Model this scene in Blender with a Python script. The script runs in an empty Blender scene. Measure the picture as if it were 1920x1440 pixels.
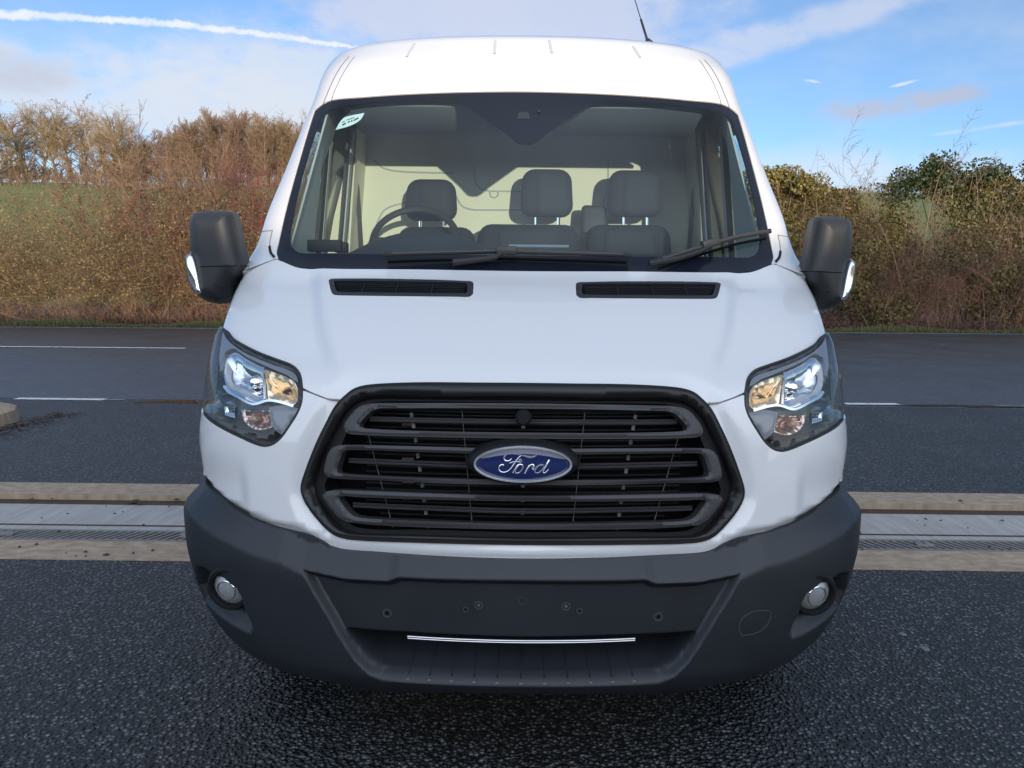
import bpy, bmesh, math, random
import numpy as np
from mathutils import Vector, Matrix
from mathutils.geometry import delaunay_2d_cdt

R = math.radians
scene = bpy.context.scene
COL = scene.collection
rng = np.random.default_rng(7)
random.seed(7)

# ------------------------------------------------------------------ camera
F_PX, CX, CY, PITCH, ROLL, EYE = 1550.0, 982.0, 720.0, R(7.13), R(0.55), np.array([0.0, 0.0, 1.40])
cam_d = bpy.data.cameras.new('camera')
cam = bpy.data.objects.new('camera', cam_d)
COL.objects.link(cam)
cam_d.sensor_width = 36.0
cam_d.lens = F_PX / 1920 * 36
cam_d.shift_x = -(CX - 960) / 1920
cam_d.clip_start, cam_d.clip_end = 0.05, 5000
cam.matrix_world = Matrix.Translation(EYE) @ Matrix.Rotation(math.pi / 2 - PITCH, 4, 'X') @ Matrix.Rotation(ROLL, 4, 'Z')
scene.camera = cam

# ------------------------------------------------------------------ light
SUN_EL, SUN_AZ = R(3.6), R(13.0)          # low winter sun, behind the photographer's right shoulder
to_sun = Vector((math.sin(SUN_AZ) * math.cos(SUN_EL), -math.cos(SUN_AZ) * math.cos(SUN_EL), math.sin(SUN_EL)))
sd = bpy.data.lights.new('sun', 'SUN')
sd.energy, sd.angle, sd.color = 2.7, R(0.5), (1.0, 0.79, 0.56)
sun = bpy.data.objects.new('sun', sd)
COL.objects.link(sun)
sun.rotation_euler = to_sun.to_track_quat('Z', 'Y').to_euler()
scene.view_settings.view_transform = 'Standard'
scene.view_settings.look = 'None'
scene.view_settings.exposure = 0.75
scene.view_settings.gamma = 1.0

def pix_ray(px, py):
    u, v = (px - CX) / F_PX, (CY - py) / F_PX
    cu, cv = u * math.cos(ROLL) - v * math.sin(ROLL), u * math.sin(ROLL) + v * math.cos(ROLL)
    return np.array([cu, math.cos(PITCH) + cv * math.sin(PITCH), -math.sin(PITCH) + cv * math.cos(PITCH)])
def at_y(px, py, y):
    r = pix_ray(px, py); return EYE + r * (y / r[1])
def at_z(px, py, z):
    r = pix_ray(px, py); return EYE + r * ((z - EYE[2]) / r[2])

def build_world():
    w = bpy.data.worlds.new("World"); scene.world = w; w.use_nodes = True
    nt = w.node_tree; N = nt.nodes; L = nt.links; N.clear()
    out = N.new('ShaderNodeOutputWorld'); bg = N.new('ShaderNodeBackground')
    bg.inputs['Strength'].default_value = 0.15
    sky = N.new('ShaderNodeTexSky'); sky.sky_type = 'NISHITA'; sky.sun_disc = False
    sky.sun_elevation = SUN_EL; sky.sun_rotation = math.pi - SUN_AZ
    sky.air_density, sky.dust_density, sky.ozone_density = 0.65, 0.0, 2.8
    tc = N.new('ShaderNodeTexCoord')
    nrm = N.new('ShaderNodeVectorMath'); nrm.operation = 'NORMALIZE'
    L.new(tc.outputs['Generated'], nrm.inputs[0]); D = nrm.outputs[0]
    def m(op, a, b=None, c=None, clamp=False):
        n = N.new('ShaderNodeMath'); n.operation = op; n.use_clamp = clamp
        for i, v in enumerate((a, b, c)):
            if v is None: continue
            if isinstance(v, (int, float)): n.inputs[i].default_value = v
            else: L.new(v, n.inputs[i])
        return n.outputs[0]
    def ss(v, lo, hi):
        n = N.new('ShaderNodeMapRange'); n.interpolation_type = 'SMOOTHSTEP'
        L.new(v, n.inputs['Value']); n.inputs['From Min'].default_value = lo; n.inputs['From Max'].default_value = hi
        return n.outputs['Result']
    def dot(vec):
        n = N.new('ShaderNodeVectorMath'); n.operation = 'DOT_PRODUCT'
        L.new(D, n.inputs[0]); n.inputs[1].default_value = vec
        return n.outputs['Value']
    def noise(scale, sx, sz, detail=6, off=0.0, dist=0.0):
        mp = N.new('ShaderNodeMapping'); L.new(D, mp.inputs['Vector'])
        mp.inputs['Scale'].default_value = (sx, sx, sz); mp.inputs['Location'].default_value = (off, off * .7, off * .3)
        n = N.new('ShaderNodeTexNoise'); n.inputs['Scale'].default_value = scale; n.inputs['Detail'].default_value = detail
        n.inputs['Roughness'].default_value = .58; n.inputs['Distortion'].default_value = dist
        L.new(mp.outputs[0], n.inputs['Vector']); return n.outputs['Fac']
    sep = N.new('ShaderNodeSeparateXYZ'); L.new(D, sep.inputs[0])
    def blob(px, py, wx, wy, tilt=0.0):          # a soft patch of cloud around one direction of the sky
        c = Vector(pix_ray(px, py)).normalized()
        r = Vector((c.y, -c.x, 0)).normalized(); u = r.cross(c)
        r2 = r * math.cos(tilt) + u * math.sin(tilt); u2 = u * math.cos(tilt) - r * math.sin(tilt)
        a = m('DIVIDE', dot(r2), wx); b = m('DIVIDE', m('SUBTRACT', dot(u2), c.dot(u2)), wy)
        q = m('ADD', m('MULTIPLY', a, a), m('MULTIPLY', b, b))
        return m('MULTIPLY', m('POWER', 2.718, m('MULTIPLY', q, -1.0)), ss(dot(c), .5, .8))
    def mixc(fac, a, b):
        n = N.new('ShaderNodeMix'); n.data_type = 'RGBA'; L.new(fac, n.inputs['Factor'])
        for s, v in ((n.inputs['A'], a), (n.inputs['B'], b)):
            if isinstance(v, tuple): s.default_value = v
            else: L.new(v, s)
        return n.outputs['Result']
    K = CLOUD_K
    hs = N.new('ShaderNodeHueSaturation'); hs.inputs['Saturation'].default_value = SKY_SAT; hs.inputs['Value'].default_value = SKY_VAL
    L.new(sky.outputs[0], hs.inputs['Color'])
    col = hs.outputs['Color']
    n1 = noise(3.2, 1, 2.4, 8, 3.1, .4); n2 = noise(9, 1, 2.2, 8, 1.3, .3); n3 = noise(26, 1, 2, 6, 5.2)
    wb = m('ADD', m('MULTIPLY', m('SUBTRACT', n2, .5), 1.5), m('ADD', .5, m('MULTIPLY', m('SUBTRACT', n3, .5), .9)))
    # overall thin veil
    veil = m('MULTIPLY', ss(n1, .46, .74), .34)
    col = mixc(veil, col, (.76 * K, .85 * K, .98 * K, 1))
    # unseen bright cloud added overhead and behind the photographer to light the van
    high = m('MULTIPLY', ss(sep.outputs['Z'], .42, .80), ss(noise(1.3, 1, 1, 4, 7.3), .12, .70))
    col = mixc(m('MULTIPLY', high, .9), col, (.74 * FILL_HI, .85 * FILL_HI, 1.04 * FILL_HI, 1))
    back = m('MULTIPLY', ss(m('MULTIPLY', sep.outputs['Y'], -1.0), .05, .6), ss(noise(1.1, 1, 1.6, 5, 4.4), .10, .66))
    col = mixc(m('MULTIPLY', back, .9), col, (.70 * FILL_BACK, .83 * FILL_BACK, 1.05 * FILL_BACK, 1))
    # added haze, out of view round the low sun, to lift the front panels
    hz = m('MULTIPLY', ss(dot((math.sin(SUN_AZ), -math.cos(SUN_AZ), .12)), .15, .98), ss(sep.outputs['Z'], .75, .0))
    col = mixc(m('MULTIPLY', hz, .85), col, (1.0 * FILL_SUN, .96 * FILL_SUN, .92 * FILL_SUN, 1))
    # whitish bank low on the left and over the roof
    def cloud(bl, lo, hi, colr, amt):
        f = m('MULTIPLY', ss(m('MULTIPLY', m('ADD', wb, .25), bl), lo, hi), amt)
        return mixc(f, col, colr)
    for bx in ((200, 180, .33, .055, 0), (520, 170, .16, .075, 0)):
        col = cloud(blob(*bx), .16, .66, (.84 * K, .90 * K, 1.0 * K, 1), .8)
    col = cloud(blob(950, 10, .26, .06, 0), .15, .6, (.82 * K, .83 * K, .95 * K, 1), .7)
    col = cloud(blob(1480, 60, .22, .022, .22), .2, .7, (.85 * K, .87 * K, .98 * K, 1), .55)
    col = cloud(blob(1100, 340, .9, .035, 0), .1, .75, (.95 * K, .93 * K, .97 * K, 1), .5)
    col = cloud(blob(60, 140, .085, .026, .05), .25, .8, (.60 * K, .64 * K, .76 * K, 1), .6)
    col = cloud(blob(1600, 205, .062, .019, .05), .28, .85, (.64 * K, .62 * K, .70 * K, 1), .75)
    col = cloud(blob(1745, 190, .068, .018, .1), .28, .85, (.64 * K, .62 * K, .70 * K, 1), .75)
    for bx in ((1522, 152, .012, .0022, -.2), (1690, 158, .022, .0025, .18), (1840, 240, .06, .004, .08), ):
        col = cloud(blob(*bx), .30, .95, (1.0 * K, 1.0 * K, 1.05 * K, 1), .75)
    # the vapour trail: a band along a great circle, frayed by noise
    a, b, c3 = (Vector(pix_ray(*q)).normalized() for q in ((0, 27), (330, 46), (662, 90)))
    nn = a.cross(c3).normalized(); bend = b.dot(nn)
    along = dot((c3 - a).normalized()); s0, s1 = a.dot((c3 - a).normalized()), c3.dot((c3 - a).normalized())
    t = m('DIVIDE', m('SUBTRACT', along, s0), s1 - s0)
    sag = m('MULTIPLY', m('MULTIPLY', t, m('SUBTRACT', 1.0, t)), 4 * bend)
    fray = m('MULTIPLY', m('SUBTRACT', noise(70, 1, 1, 6, 2.0), .5), .011)
    dd = m('ABSOLUTE', m('ADD', m('SUBTRACT', dot(nn), sag), fray))
    wid = m('ADD', .0024, m('MULTIPLY', m('SUBTRACT', 1.0, t), .0012))
    q = m('DIVIDE', dd, wid)
    tr_ = m('SUBTRACT', 1.0, ss(q, .35, 1.5))
    tr_ = m('MULTIPLY', tr_, m('MULTIPLY', ss(t, -.6, -.2), m('SUBTRACT', 1.0, ss(t, 1.0, 1.12))))
    tr_ = m('MULTIPLY', tr_, m('ADD', .15, m('MULTIPLY', n3, 1.0)), clamp=True)
    col = mixc(tr_, col, (1.15 * K, 1.15 * K, 1.18 * K, 1))
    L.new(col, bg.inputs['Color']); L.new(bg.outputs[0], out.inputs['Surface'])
CLOUD_K, FILL_HI, FILL_BACK, FILL_SUN, SKY_SAT, SKY_VAL = 3.5, 2.7, 9.4, 9.0, 0.86, 1.36
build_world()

# ------------------------------------------------------------------ materials
def mat(name, color, rough=.5, metal=0.0, coat=0.0, spec=.5, var=.06, vscale=8.0, bump=0.0, bscale=200.0, emit=None, rvar=.05, sheen=0):
    """Principled material whose colour and roughness wander with noise in object space."""
    m = bpy.data.materials.new(name); m.use_nodes = True
    nt = m.node_tree; N = nt.nodes; L = nt.links; b = N['Principled BSDF']
    tc = N.new('ShaderNodeTexCoord')
    n = N.new('ShaderNodeTexNoise'); n.inputs['Scale'].default_value = vscale; n.inputs['Detail'].default_value = 5
    L.new(tc.outputs['Object'], n.inputs['Vector'])
    mx = N.new('ShaderNodeMix'); mx.data_type = 'RGBA'
    mx.inputs['A'].default_value = (*[c * (1 - var) for c in color], 1); mx.inputs['B'].default_value = (*[min(1, c * (1 + var)) for c in color], 1)
    L.new(n.outputs['Fac'], mx.inputs['Factor']); L.new(mx.outputs['Result'], b.inputs['Base Color'])
    mr = N.new('ShaderNodeMapRange'); mr.inputs['To Min'].default_value = max(0, rough - rvar); mr.inputs['To Max'].default_value = min(1, rough + rvar)
    L.new(n.outputs['Fac'], mr.inputs['Value']); L.new(mr.outputs[0], b.inputs['Roughness'])
    b.inputs['Metallic'].default_value = metal; b.inputs['Coat Weight'].default_value = coat; b.inputs['Coat Roughness'].default_value = .03
    b.inputs['Specular IOR Level'].default_value = spec
    if bump:
        n2 = N.new('ShaderNodeTexNoise'); n2.inputs['Scale'].default_value = bscale; n2.inputs['Detail'].default_value = 3
        L.new(tc.outputs['Object'], n2.inputs['Vector'])
        bp = N.new('ShaderNodeBump'); bp.inputs['Strength'].default_value = bump; bp.inputs['Distance'].default_value = .002
        L.new(n2.outputs['Fac'], bp.inputs['Height']); L.new(bp.outputs[0], b.inputs['Normal'])
    return m

def glass(name, tint, refl=1.0, base=.045, rough=.0, haze=0.0):
    """Clear sheet: tinted see-through plus a mirror coat that grows at grazing angles."""
    m = bpy.data.materials.new(name); m.use_nodes = True
    nt = m.node_tree; N = nt.nodes; L = nt.links; N.clear()
    out = N.new('ShaderNodeOutputMaterial'); mx = N.new('ShaderNodeMixShader')
    t = N.new('ShaderNodeBsdfTransparent'); g = N.new('ShaderNodeBsdfGlossy')
    t.inputs['Color'].default_value = (*tint, 1); g.inputs['Roughness'].default_value = rough
    tc = N.new('ShaderNodeTexCoord'); nz = N.new('ShaderNodeTexNoise'); nz.inputs['Scale'].default_value = 3.0
    L.new(tc.outputs['Object'], nz.inputs['Vector'])
    lw = N.new('ShaderNodeLayerWeight'); lw.inputs['Blend'].default_value = .5
    pw = N.new('ShaderNodeMath'); pw.operation = 'POWER'; pw.inputs[1].default_value = 5.0
    L.new(lw.outputs['Facing'], pw.inputs[0])
    ma = N.new('ShaderNodeMath'); ma.operation = 'MULTIPLY_ADD'; ma.inputs[1].default_value = refl * (1 - base); ma.inputs[2].default_value = base
    L.new(pw.outputs[0], ma.inputs[0])
    L.new(ma.outputs[0], mx.inputs[0])
    if haze:
        d = N.new('ShaderNodeBsdfDiffuse'); d.inputs['Color'].default_value = (.75, .8, .85, 1)
        m2 = N.new('ShaderNodeMixShader')
        mh = N.new('ShaderNodeMath'); mh.operation = 'MULTIPLY'; mh.inputs[1].default_value = haze * 2
        L.new(nz.outputs['Fac'], mh.inputs[0]); L.new(mh.outputs[0], m2.inputs[0])
        L.new(t.outputs[0], m2.inputs[1]); L.new(d.outputs[0], m2.inputs[2]); L.new(m2.outputs[0], mx.inputs[1])
    else:
        L.new(t.outputs[0], mx.inputs[1])
    L.new(g.outputs[0], mx.inputs[2]); L.new(mx.outputs[0], out.inputs['Surface'])
    return m

M = {}
M['paint'] = mat('white_paint', (.68, .685, .69), .30, coat=1.0, var=.015, vscale=1.5, rvar=.03)
M['bumper'] = mat('grey_bumper_plastic', (.0155, .018, .023), .44, var=.22, vscale=5, bump=.25, bscale=900, rvar=.07)
M['black'] = mat('black_plastic', (.009, .010, .011), .55, spec=.25, var=.2, vscale=9, bump=.2, bscale=900)
M['grille'] = mat('grille_plastic', (.042, .042, .044), .40, var=.15, vscale=7, bump=.3, bscale=1100)
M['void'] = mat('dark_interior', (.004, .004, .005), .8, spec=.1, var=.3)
M['frit'] = mat('black_glass_edge', (.010, .013, .022), .10, spec=.28, var=.1)
M['rubber'] = mat('rubber', (.018, .018, .019), .6, var=.2)
M['chrome'] = mat('chrome', (.82, .83, .85), .06, metal=1, var=.03)
M['script'] = mat('bright_script', (.88, .89, .91), .24, metal=.85, var=.02)
M['steel'] = mat('steel', (.55, .56, .58), .3, metal=1, var=.1)
M['blue'] = mat('blue_enamel', (.010, .022, .105), .10, coat=1.0, var=.1)
M['fabric'] = mat('seat_fabric', (.013, .016, .022), .9, var=.15, vscale=30, bump=.3, bscale=500)
M['fabric2'] = mat('seat_centre_fabric', (.020, .025, .033), .9, var=.15, vscale=60, bump=.3, bscale=500)
M['dash'] = mat('dashboard_plastic', (.020, .026, .034), .6, var=.12, bump=.3, bscale=500)
M['cream'] = mat('cream_lining_board', (.66, .64, .52), .75, var=.05, vscale=4, bump=.1, bscale=120)
M['trim'] = mat('grey_interior_trim', (.36, .37, .36), .7, var=.06, bump=.15, bscale=400)
M['liner'] = mat('headlining', (.17, .20, .24), .9, var=.08)
M['tyre'] = mat('tyre', (.022, .022, .023), .75, var=.2)
M['glass'] = glass('windscreen_glass', (.75, .88, .91), 1.0, .07, 0.0, .002)
M['lens'] = glass('clear_lens', (.93, .95, .96), .9, .05, .01)
M['sideglass'] = glass('side_glass', (.75, .85, .82), 1.0, .06)

# ------------------------------------------------------------------ object helpers
def tag(o, label=None, cat=None, group=None, kind=None):
    if label: o['label'] = label
    if cat: o['category'] = cat
    if group: o['group'] = group
    if kind: o['kind'] = kind
    return o
def empty(name, loc=(0, 0, 0), rz=0.0):
    o = bpy.data.objects.new(name, None); COL.objects.link(o); o.location = loc; o.rotation_euler.z = rz
    o.empty_display_size = .2
    return o
def link(name, me, m, parent=None):
    o = bpy.data.objects.new(name, me); COL.objects.link(o)
    if m is not None:
        for q in (m if isinstance(m, (list, tuple)) else [m]): me.materials.append(q)
    if parent is not None:
        o.parent = parent; o.matrix_parent_inverse = world_of(parent).inverted()
    return o
def world_of(o):
    mw = Matrix.Translation(o.location) @ o.rotation_euler.to_matrix().to_4x4()
    return mw if o.parent is None else Matrix()
def mesh_np(name, V, Fa, smooth=False):
    me = bpy.data.meshes.new(name)
    me.from_pydata([tuple(v) for v in V], [], [tuple(f) for f in Fa])
    if smooth: me.polygons.foreach_set('use_smooth', [True] * len(me.polygons))
    me.update(); return me
def mesh_fast(name, V, Q, k=4, smooth=False, mi=None):
    V = np.ascontiguousarray(V, np.float32); Q = np.ascontiguousarray(Q, np.int32)
    me = bpy.data.meshes.new(name)
    me.vertices.add(len(V)); me.vertices.foreach_set('co', V.ravel())
    me.loops.add(Q.size); me.loops.foreach_set('vertex_index', Q.ravel())
    me.polygons.add(len(Q)); me.polygons.foreach_set('loop_start', np.arange(0, Q.size, k, dtype=np.int32))
    if mi is not None: me.polygons.foreach_set('material_index', np.ascontiguousarray(mi, np.int32))
    me.polygons.foreach_set('use_smooth', np.full(len(Q), smooth, bool))
    me.update(calc_edges=True); me.validate(); return me
class MB:
    """collects simple solids into one mesh"""
    def __init__(s): s.V = []; s.F = []; s.cut = []
    def add(s, V, Fa):
        n = len(s.V); s.cut.append((n, len(s.F))); s.V += [tuple(v) for v in V]; s.F += [tuple(i + n for i in f) for f in Fa]; return s
    def box(s, c, size, rot=None, bevel=0.0):
        x, y, z = (q / 2 for q in size); b = min(bevel, x * .9, y * .9, z * .9)
        bm = bmesh.new(); bmesh.ops.create_cube(bm, size=1.0)
        for v in bm.verts: v.co = Vector((v.co.x * 2 * x, v.co.y * 2 * y, v.co.z * 2 * z))
        if b > 0: bmesh.ops.bevel(bm, geom=bm.edges[:], offset=b, segments=2, profile=.5, affect='EDGES')
        Mx = rot.to_4x4() if rot is not None else Matrix()
        V = [Mx @ v.co + Vector(c) for v in bm.verts]; bm.verts.index_update()
        Fa = [[v.index for v in f.verts] for f in bm.faces]; bm.free(); return s.add(V, Fa)
    def tube(s, pts, r, n=8, closed=False, cap=True):
        P = [Vector(p) for p in pts]; rs = r if isinstance(r, (list, tuple)) else [r] * len(P)
        V = []; Fa = []; ref = None
        for i, p in enumerate(P):
            if closed: t = P[(i + 1) % len(P)] - P[i - 1]
            else: t = P[min(i + 1, len(P) - 1)] - P[max(i - 1, 0)]
            t.normalize()
            if ref is None: ref = t.orthogonal().normalized()
            ref = (ref - t * ref.dot(t)).normalized(); q = t.cross(ref)
            V += [p + (ref * math.cos(a) + q * math.sin(a)) * rs[i] for a in (2 * math.pi * k / n for k in range(n))]
        m = len(P)
        for i in range(m if closed else m - 1):
            for k in range(n):
                a, b = i * n + k, i * n + (k + 1) % n; j = ((i + 1) % m) * n
                Fa.append((a, b, j + (k + 1) % n, j + k))
        if cap and not closed: Fa += [tuple(range(n))[::-1], tuple(range((m - 1) * n, m * n))]
        return s.add(V, Fa)
    def lathe(s, prof, axis_o, axis_d, n=32):
        """prof: (radius, distance along the axis)"""
        d = Vector(axis_d).normalized(); a = d.orthogonal().normalized(); b = d.cross(a); o = Vector(axis_o)
        V = []; Fa = []
        for r, h in prof: V += [o + d * h + (a * math.cos(t) + b * math.sin(t)) * r for t in (2 * math.pi * k / n for k in range(n))]
        for i in range(len(prof) - 1):
            for k in range(n): Fa.append((i * n + k, i * n + (k + 1) % n, (i + 1) * n + (k + 1) % n, (i + 1) * n + k))
        return s.add(V, Fa)
    def each(s, name, m, parent, **k):
        """one object per solid added"""
        c = s.cut + [(len(s.V), len(s.F))]
        for (v0, f0), (v1, f1) in zip(c, c[1:]): MB().add(s.V[v0:v1], [tuple(i - v0 for i in f) for f in s.F[f0:f1]]).build(name, m, parent, **k)
    def build(s, name, m, parent=None, smooth=True, ang=35):
        me = mesh_np(name, s.V, s.F, smooth)
        bm = bmesh.new(); bm.from_mesh(me); bmesh.ops.recalc_face_normals(bm, faces=bm.faces[:])
        for e in bm.edges:
            if len(e.link_faces) == 2 and e.calc_face_angle(0) > R(ang): e.smooth = False
        bm.to_mesh(me); bm.free()
        return link(name, me, m, parent)
SHADE_H = 2.55
# ------------------------------------------------------------------ lofted body surfaces
def pchip(xk, yk, x):
    xk, yk = np.asarray(xk, float), np.asarray(yk, float)
    h = np.diff(xk); d = np.diff(yk) / h; mslope = np.zeros_like(yk)
    for i in range(1, len(xk) - 1):
        if d[i - 1] * d[i] > 0:
            w1, w2 = 2 * h[i] + h[i - 1], h[i] + 2 * h[i - 1]
            mslope[i] = (w1 + w2) / (w1 / d[i - 1] + w2 / d[i])
    mslope[0], mslope[-1] = d[0], d[-1]
    i = np.clip(np.searchsorted(xk, x) - 1, 0, len(h) - 1); t = (x - xk[i]) / h[i]
    return ((1 + 2 * t) * (1 - t) ** 2 * yk[i] + t * (1 - t) ** 2 * h[i] * mslope[i]
            + t * t * (3 - 2 * t) * yk[i + 1] + t * t * (t - 1) * h[i] * mslope[i + 1])

class Surf:
    """Front of a vehicle: for every height z a plan curve  y = Yc + b s^2 + c (1-(1-s^n)^(1/n)),  s = |x|/w.
    X is the unrolled distance along that curve (|x| plus depth), so corners are not squeezed."""
    N = 3.0
    def __init__(s, prof, sil, smooth=.012):
        s.z0, s.z1 = prof[0][0], prof[-1][0]; s.zt = np.arange(s.z0, s.z1 + 1e-9, .002)
        zk = [p[0] for p in prof]
        s.Y, s.b, s.c = (pchip(zk, [p[i] for p in prof], s.zt) for i in (1, 2, 3))
        k = pchip([p[0] for p in sil], [p[1] for p in sil], s.zt)
        # width: grow until the curve just touches the sight line x = k y
        q = np.linspace(0, 1, 200)[None, :]
        cur = 1 - np.clip(1 - q ** s.N, 0, 1) ** (1 / s.N)
        w = np.full_like(s.zt, .9)
        for _ in range(60):
            y = s.Y[:, None] + s.b[:, None] * q ** 2 + s.c[:, None] * cur
            w = w * np.clip(k / (w[:, None] * q / y).max(1), .2, 2)
        s.w = w
        if smooth:
            g = np.exp(-.5 * (np.arange(-30, 31) * .002 / smooth) ** 2); g /= g.sum()
            for a in ('Y', 'b', 'c', 'w'):
                v = getattr(s, a); e = np.concatenate([2 * v[0] - v[30:0:-1], v, 2 * v[-1] - v[-2:-32:-1]])
                setattr(s, a, np.convolve(e, g, 'valid'))
    def par(s, z): return tuple(np.interp(z, s.zt, a) for a in (s.Y, s.b, s.c, s.w))
    def depth(s, x, z):
        Y, b, c, w = s.par(z); q = np.abs(x) / w; qq = np.clip(q, 0, 1)
        return Y + b * qq ** 2 + c * (1 - np.clip(1 - qq ** s.N, 0, 1) ** (1 / s.N)) + np.clip(q - 1, 0, None) * w * 60
    def edge(s, z): Y, b, c, w = s.par(z); return w, Y + b + c
    def X_of(s, x, z): return np.sign(x) * (np.abs(x) + s.depth(x, z) - s.par(z)[0])
    def Xmax(s, z): Y, b, c, w = s.par(z); return w + b + c
    def base(s, X, z):
        Y, b, c, w = s.par(z); T = np.abs(X); lo = np.zeros_like(T); hi = np.ones_like(T)
        for _ in range(34):
            q = (lo + hi) / 2; v = q * w + b * q ** 2 + c * (1 - (1 - q ** s.N) ** (1 / s.N))
            lo = np.where(v < T, q, lo); hi = np.where(v < T, hi, q)
        q = (lo + hi) / 2
        return np.stack([np.sign(X) * q * w, Y + b * q ** 2 + c * (1 - (1 - q ** s.N) ** (1 / s.N)), z], -1)
    def frame(s, fn, X, z, e=.0015):
        zz = np.clip(z, s.z0 + e, s.z1 - e); xm = s.Xmax(zz) - 2 * e; XX = np.clip(X, -xm, xm)
        a = fn(XX + e, zz) - fn(XX - e, zz); b = fn(XX, zz + e) - fn(XX, zz - e)
        n = np.cross(a, b); n /= np.linalg.norm(n, axis=-1, keepdims=True) + 1e-12
        return np.where((n[..., 1:2] > 0) & (np.abs(n[..., 0:1]) < .999), -n, n)
    def at(s, X, z, push=0.0):
        """push: distance moved inwards along the normal"""
        X, z = np.asarray(X, float), np.asarray(z, float)
        p = s.base(X, z)
        return p - s.frame(s.base, X, z) * np.asarray(push)[..., None]
    def hit(s, px, py):
        r = pix_ray(px, py); t = np.arange(1.7, 4.6, .002); P = EYE + r * t[:, None]
        zc = np.clip(P[:, 2], s.z0, s.z1); g = P[:, 1] - s.depth(P[:, 0], zc)
        j = np.nonzero((g[1:] >= 0) & (g[:-1] < 0) & (P[1:, 2] > s.z0 - .05) & (P[1:, 2] < s.z1 + .02))[0]
        if len(j):
            i = j[0]; f = g[i] / (g[i] - g[i + 1]); p = P[i] + (P[i + 1] - P[i]) * f
        else:
            ex = np.abs(np.abs(P[:, 0]) - s.par(zc)[3]) + np.abs(P[:, 1] - s.edge(zc)[1]) * .3; p = P[ex.argmin()]
            p = np.array([math.copysign(s.par(p[2])[3], p[0]), 0, p[2]])
        z = min(max(p[2], s.z0), s.z1); w = s.par(z)[3]; x = min(max(p[0], -w), w)
        return np.array([float(s.X_of(x, z)), z])
    def trace(s, pts, mirror=True):
        """photo pixels of the left half (centre to centre) -> closed outline on the surface. ('E', z) = on the side edge."""
        L = []
        for p in pts:
            if p[0] == 'E': L.append(np.array([-float(s.Xmax(p[1])), p[1]]))
            else: L.append(s.hit(*p))
        L = np.array(L)
        if mirror:
            for i in (0, -1):
                if abs(L[i, 0]) < .05: L[i, 0] = 0
            Rr = L[::-1].copy(); Rr[:, 0] *= -1
            if L[0, 0] == 0: Rr = Rr[:-1]
            if L[-1, 0] == 0: Rr = Rr[1:]
            L = np.concatenate([L, Rr])
        return L
    def flip(s, L): q = L[::-1].copy(); q[:, 0] *= -1; return q

def dens(L, step, curve=True, corner=50):
    """resample a closed outline; round it with Catmull-Rom except at sharp corners"""
    n = len(L); out = []
    for i in range(n):
        p0, p1, p2, p3 = L[i - 1], L[i], L[(i + 1) % n], L[(i + 2) % n]
        d = np.linalg.norm(p2 - p1)
        if d < 1e-6: continue
        def sharp(a, b, c):
            u, v = b - a, c - b; return math.degrees(math.acos(np.clip(u @ v / (np.linalg.norm(u) * np.linalg.norm(v) + 1e-12), -1, 1))) > corner
        m0 = (p2 - p1) if sharp(p0, p1, p2) else (p2 - p0) / (np.linalg.norm(p2 - p1) + np.linalg.norm(p1 - p0)) * d
        m1 = (p2 - p1) if sharp(p1, p2, p3) else (p3 - p1) / (np.linalg.norm(p3 - p2) + np.linalg.norm(p2 - p1)) * d
        k = max(1, int(math.ceil(d / step)))
        for j in range(k):
            t = j / k
            if curve: out.append((2 * t ** 3 - 3 * t * t + 1) * p1 + (t ** 3 - 2 * t * t + t) * m0 + (-2 * t ** 3 + 3 * t * t) * p2 + (t ** 3 - t * t) * m1)
            else: out.append(p1 + (p2 - p1) * t)
    return np.array(out)

def inside(P, L):
    x, y = P[:, 0], P[:, 1]; r = np.zeros(len(P), bool)
    for a, b in zip(L, np.roll(L, -1, 0)):
        if a[1] == b[1]: continue
        c = (a[1] > y) != (b[1] > y); r ^= c & (x < (b[0] - a[0]) * (y - a[1]) / (b[1] - a[1]) + a[0])
    return r
def sdist(P, L, closed=True):
    d = np.full(len(P), 1e9); B = np.roll(L, -1, 0)
    for a, b in zip(L if closed else L[:-1], B if closed else B[:-1]):
        ab = b - a; t = np.clip(((P - a) @ ab) / (ab @ ab + 1e-12), 0, 1)
        d = np.minimum(d, np.hypot(P[:, 0] - a[0] - t * ab[0], P[:, 1] - a[1] - t * ab[1]))
    return d
def sstep(v, lo, hi):
    t = np.clip((v - lo) / (hi - lo), 0, 1); return t * t * (3 - 2 * t)
def sd_in(P, L):                              # positive inside
    return sdist(P, L) * np.where(inside(P, L), 1, -1)

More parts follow.
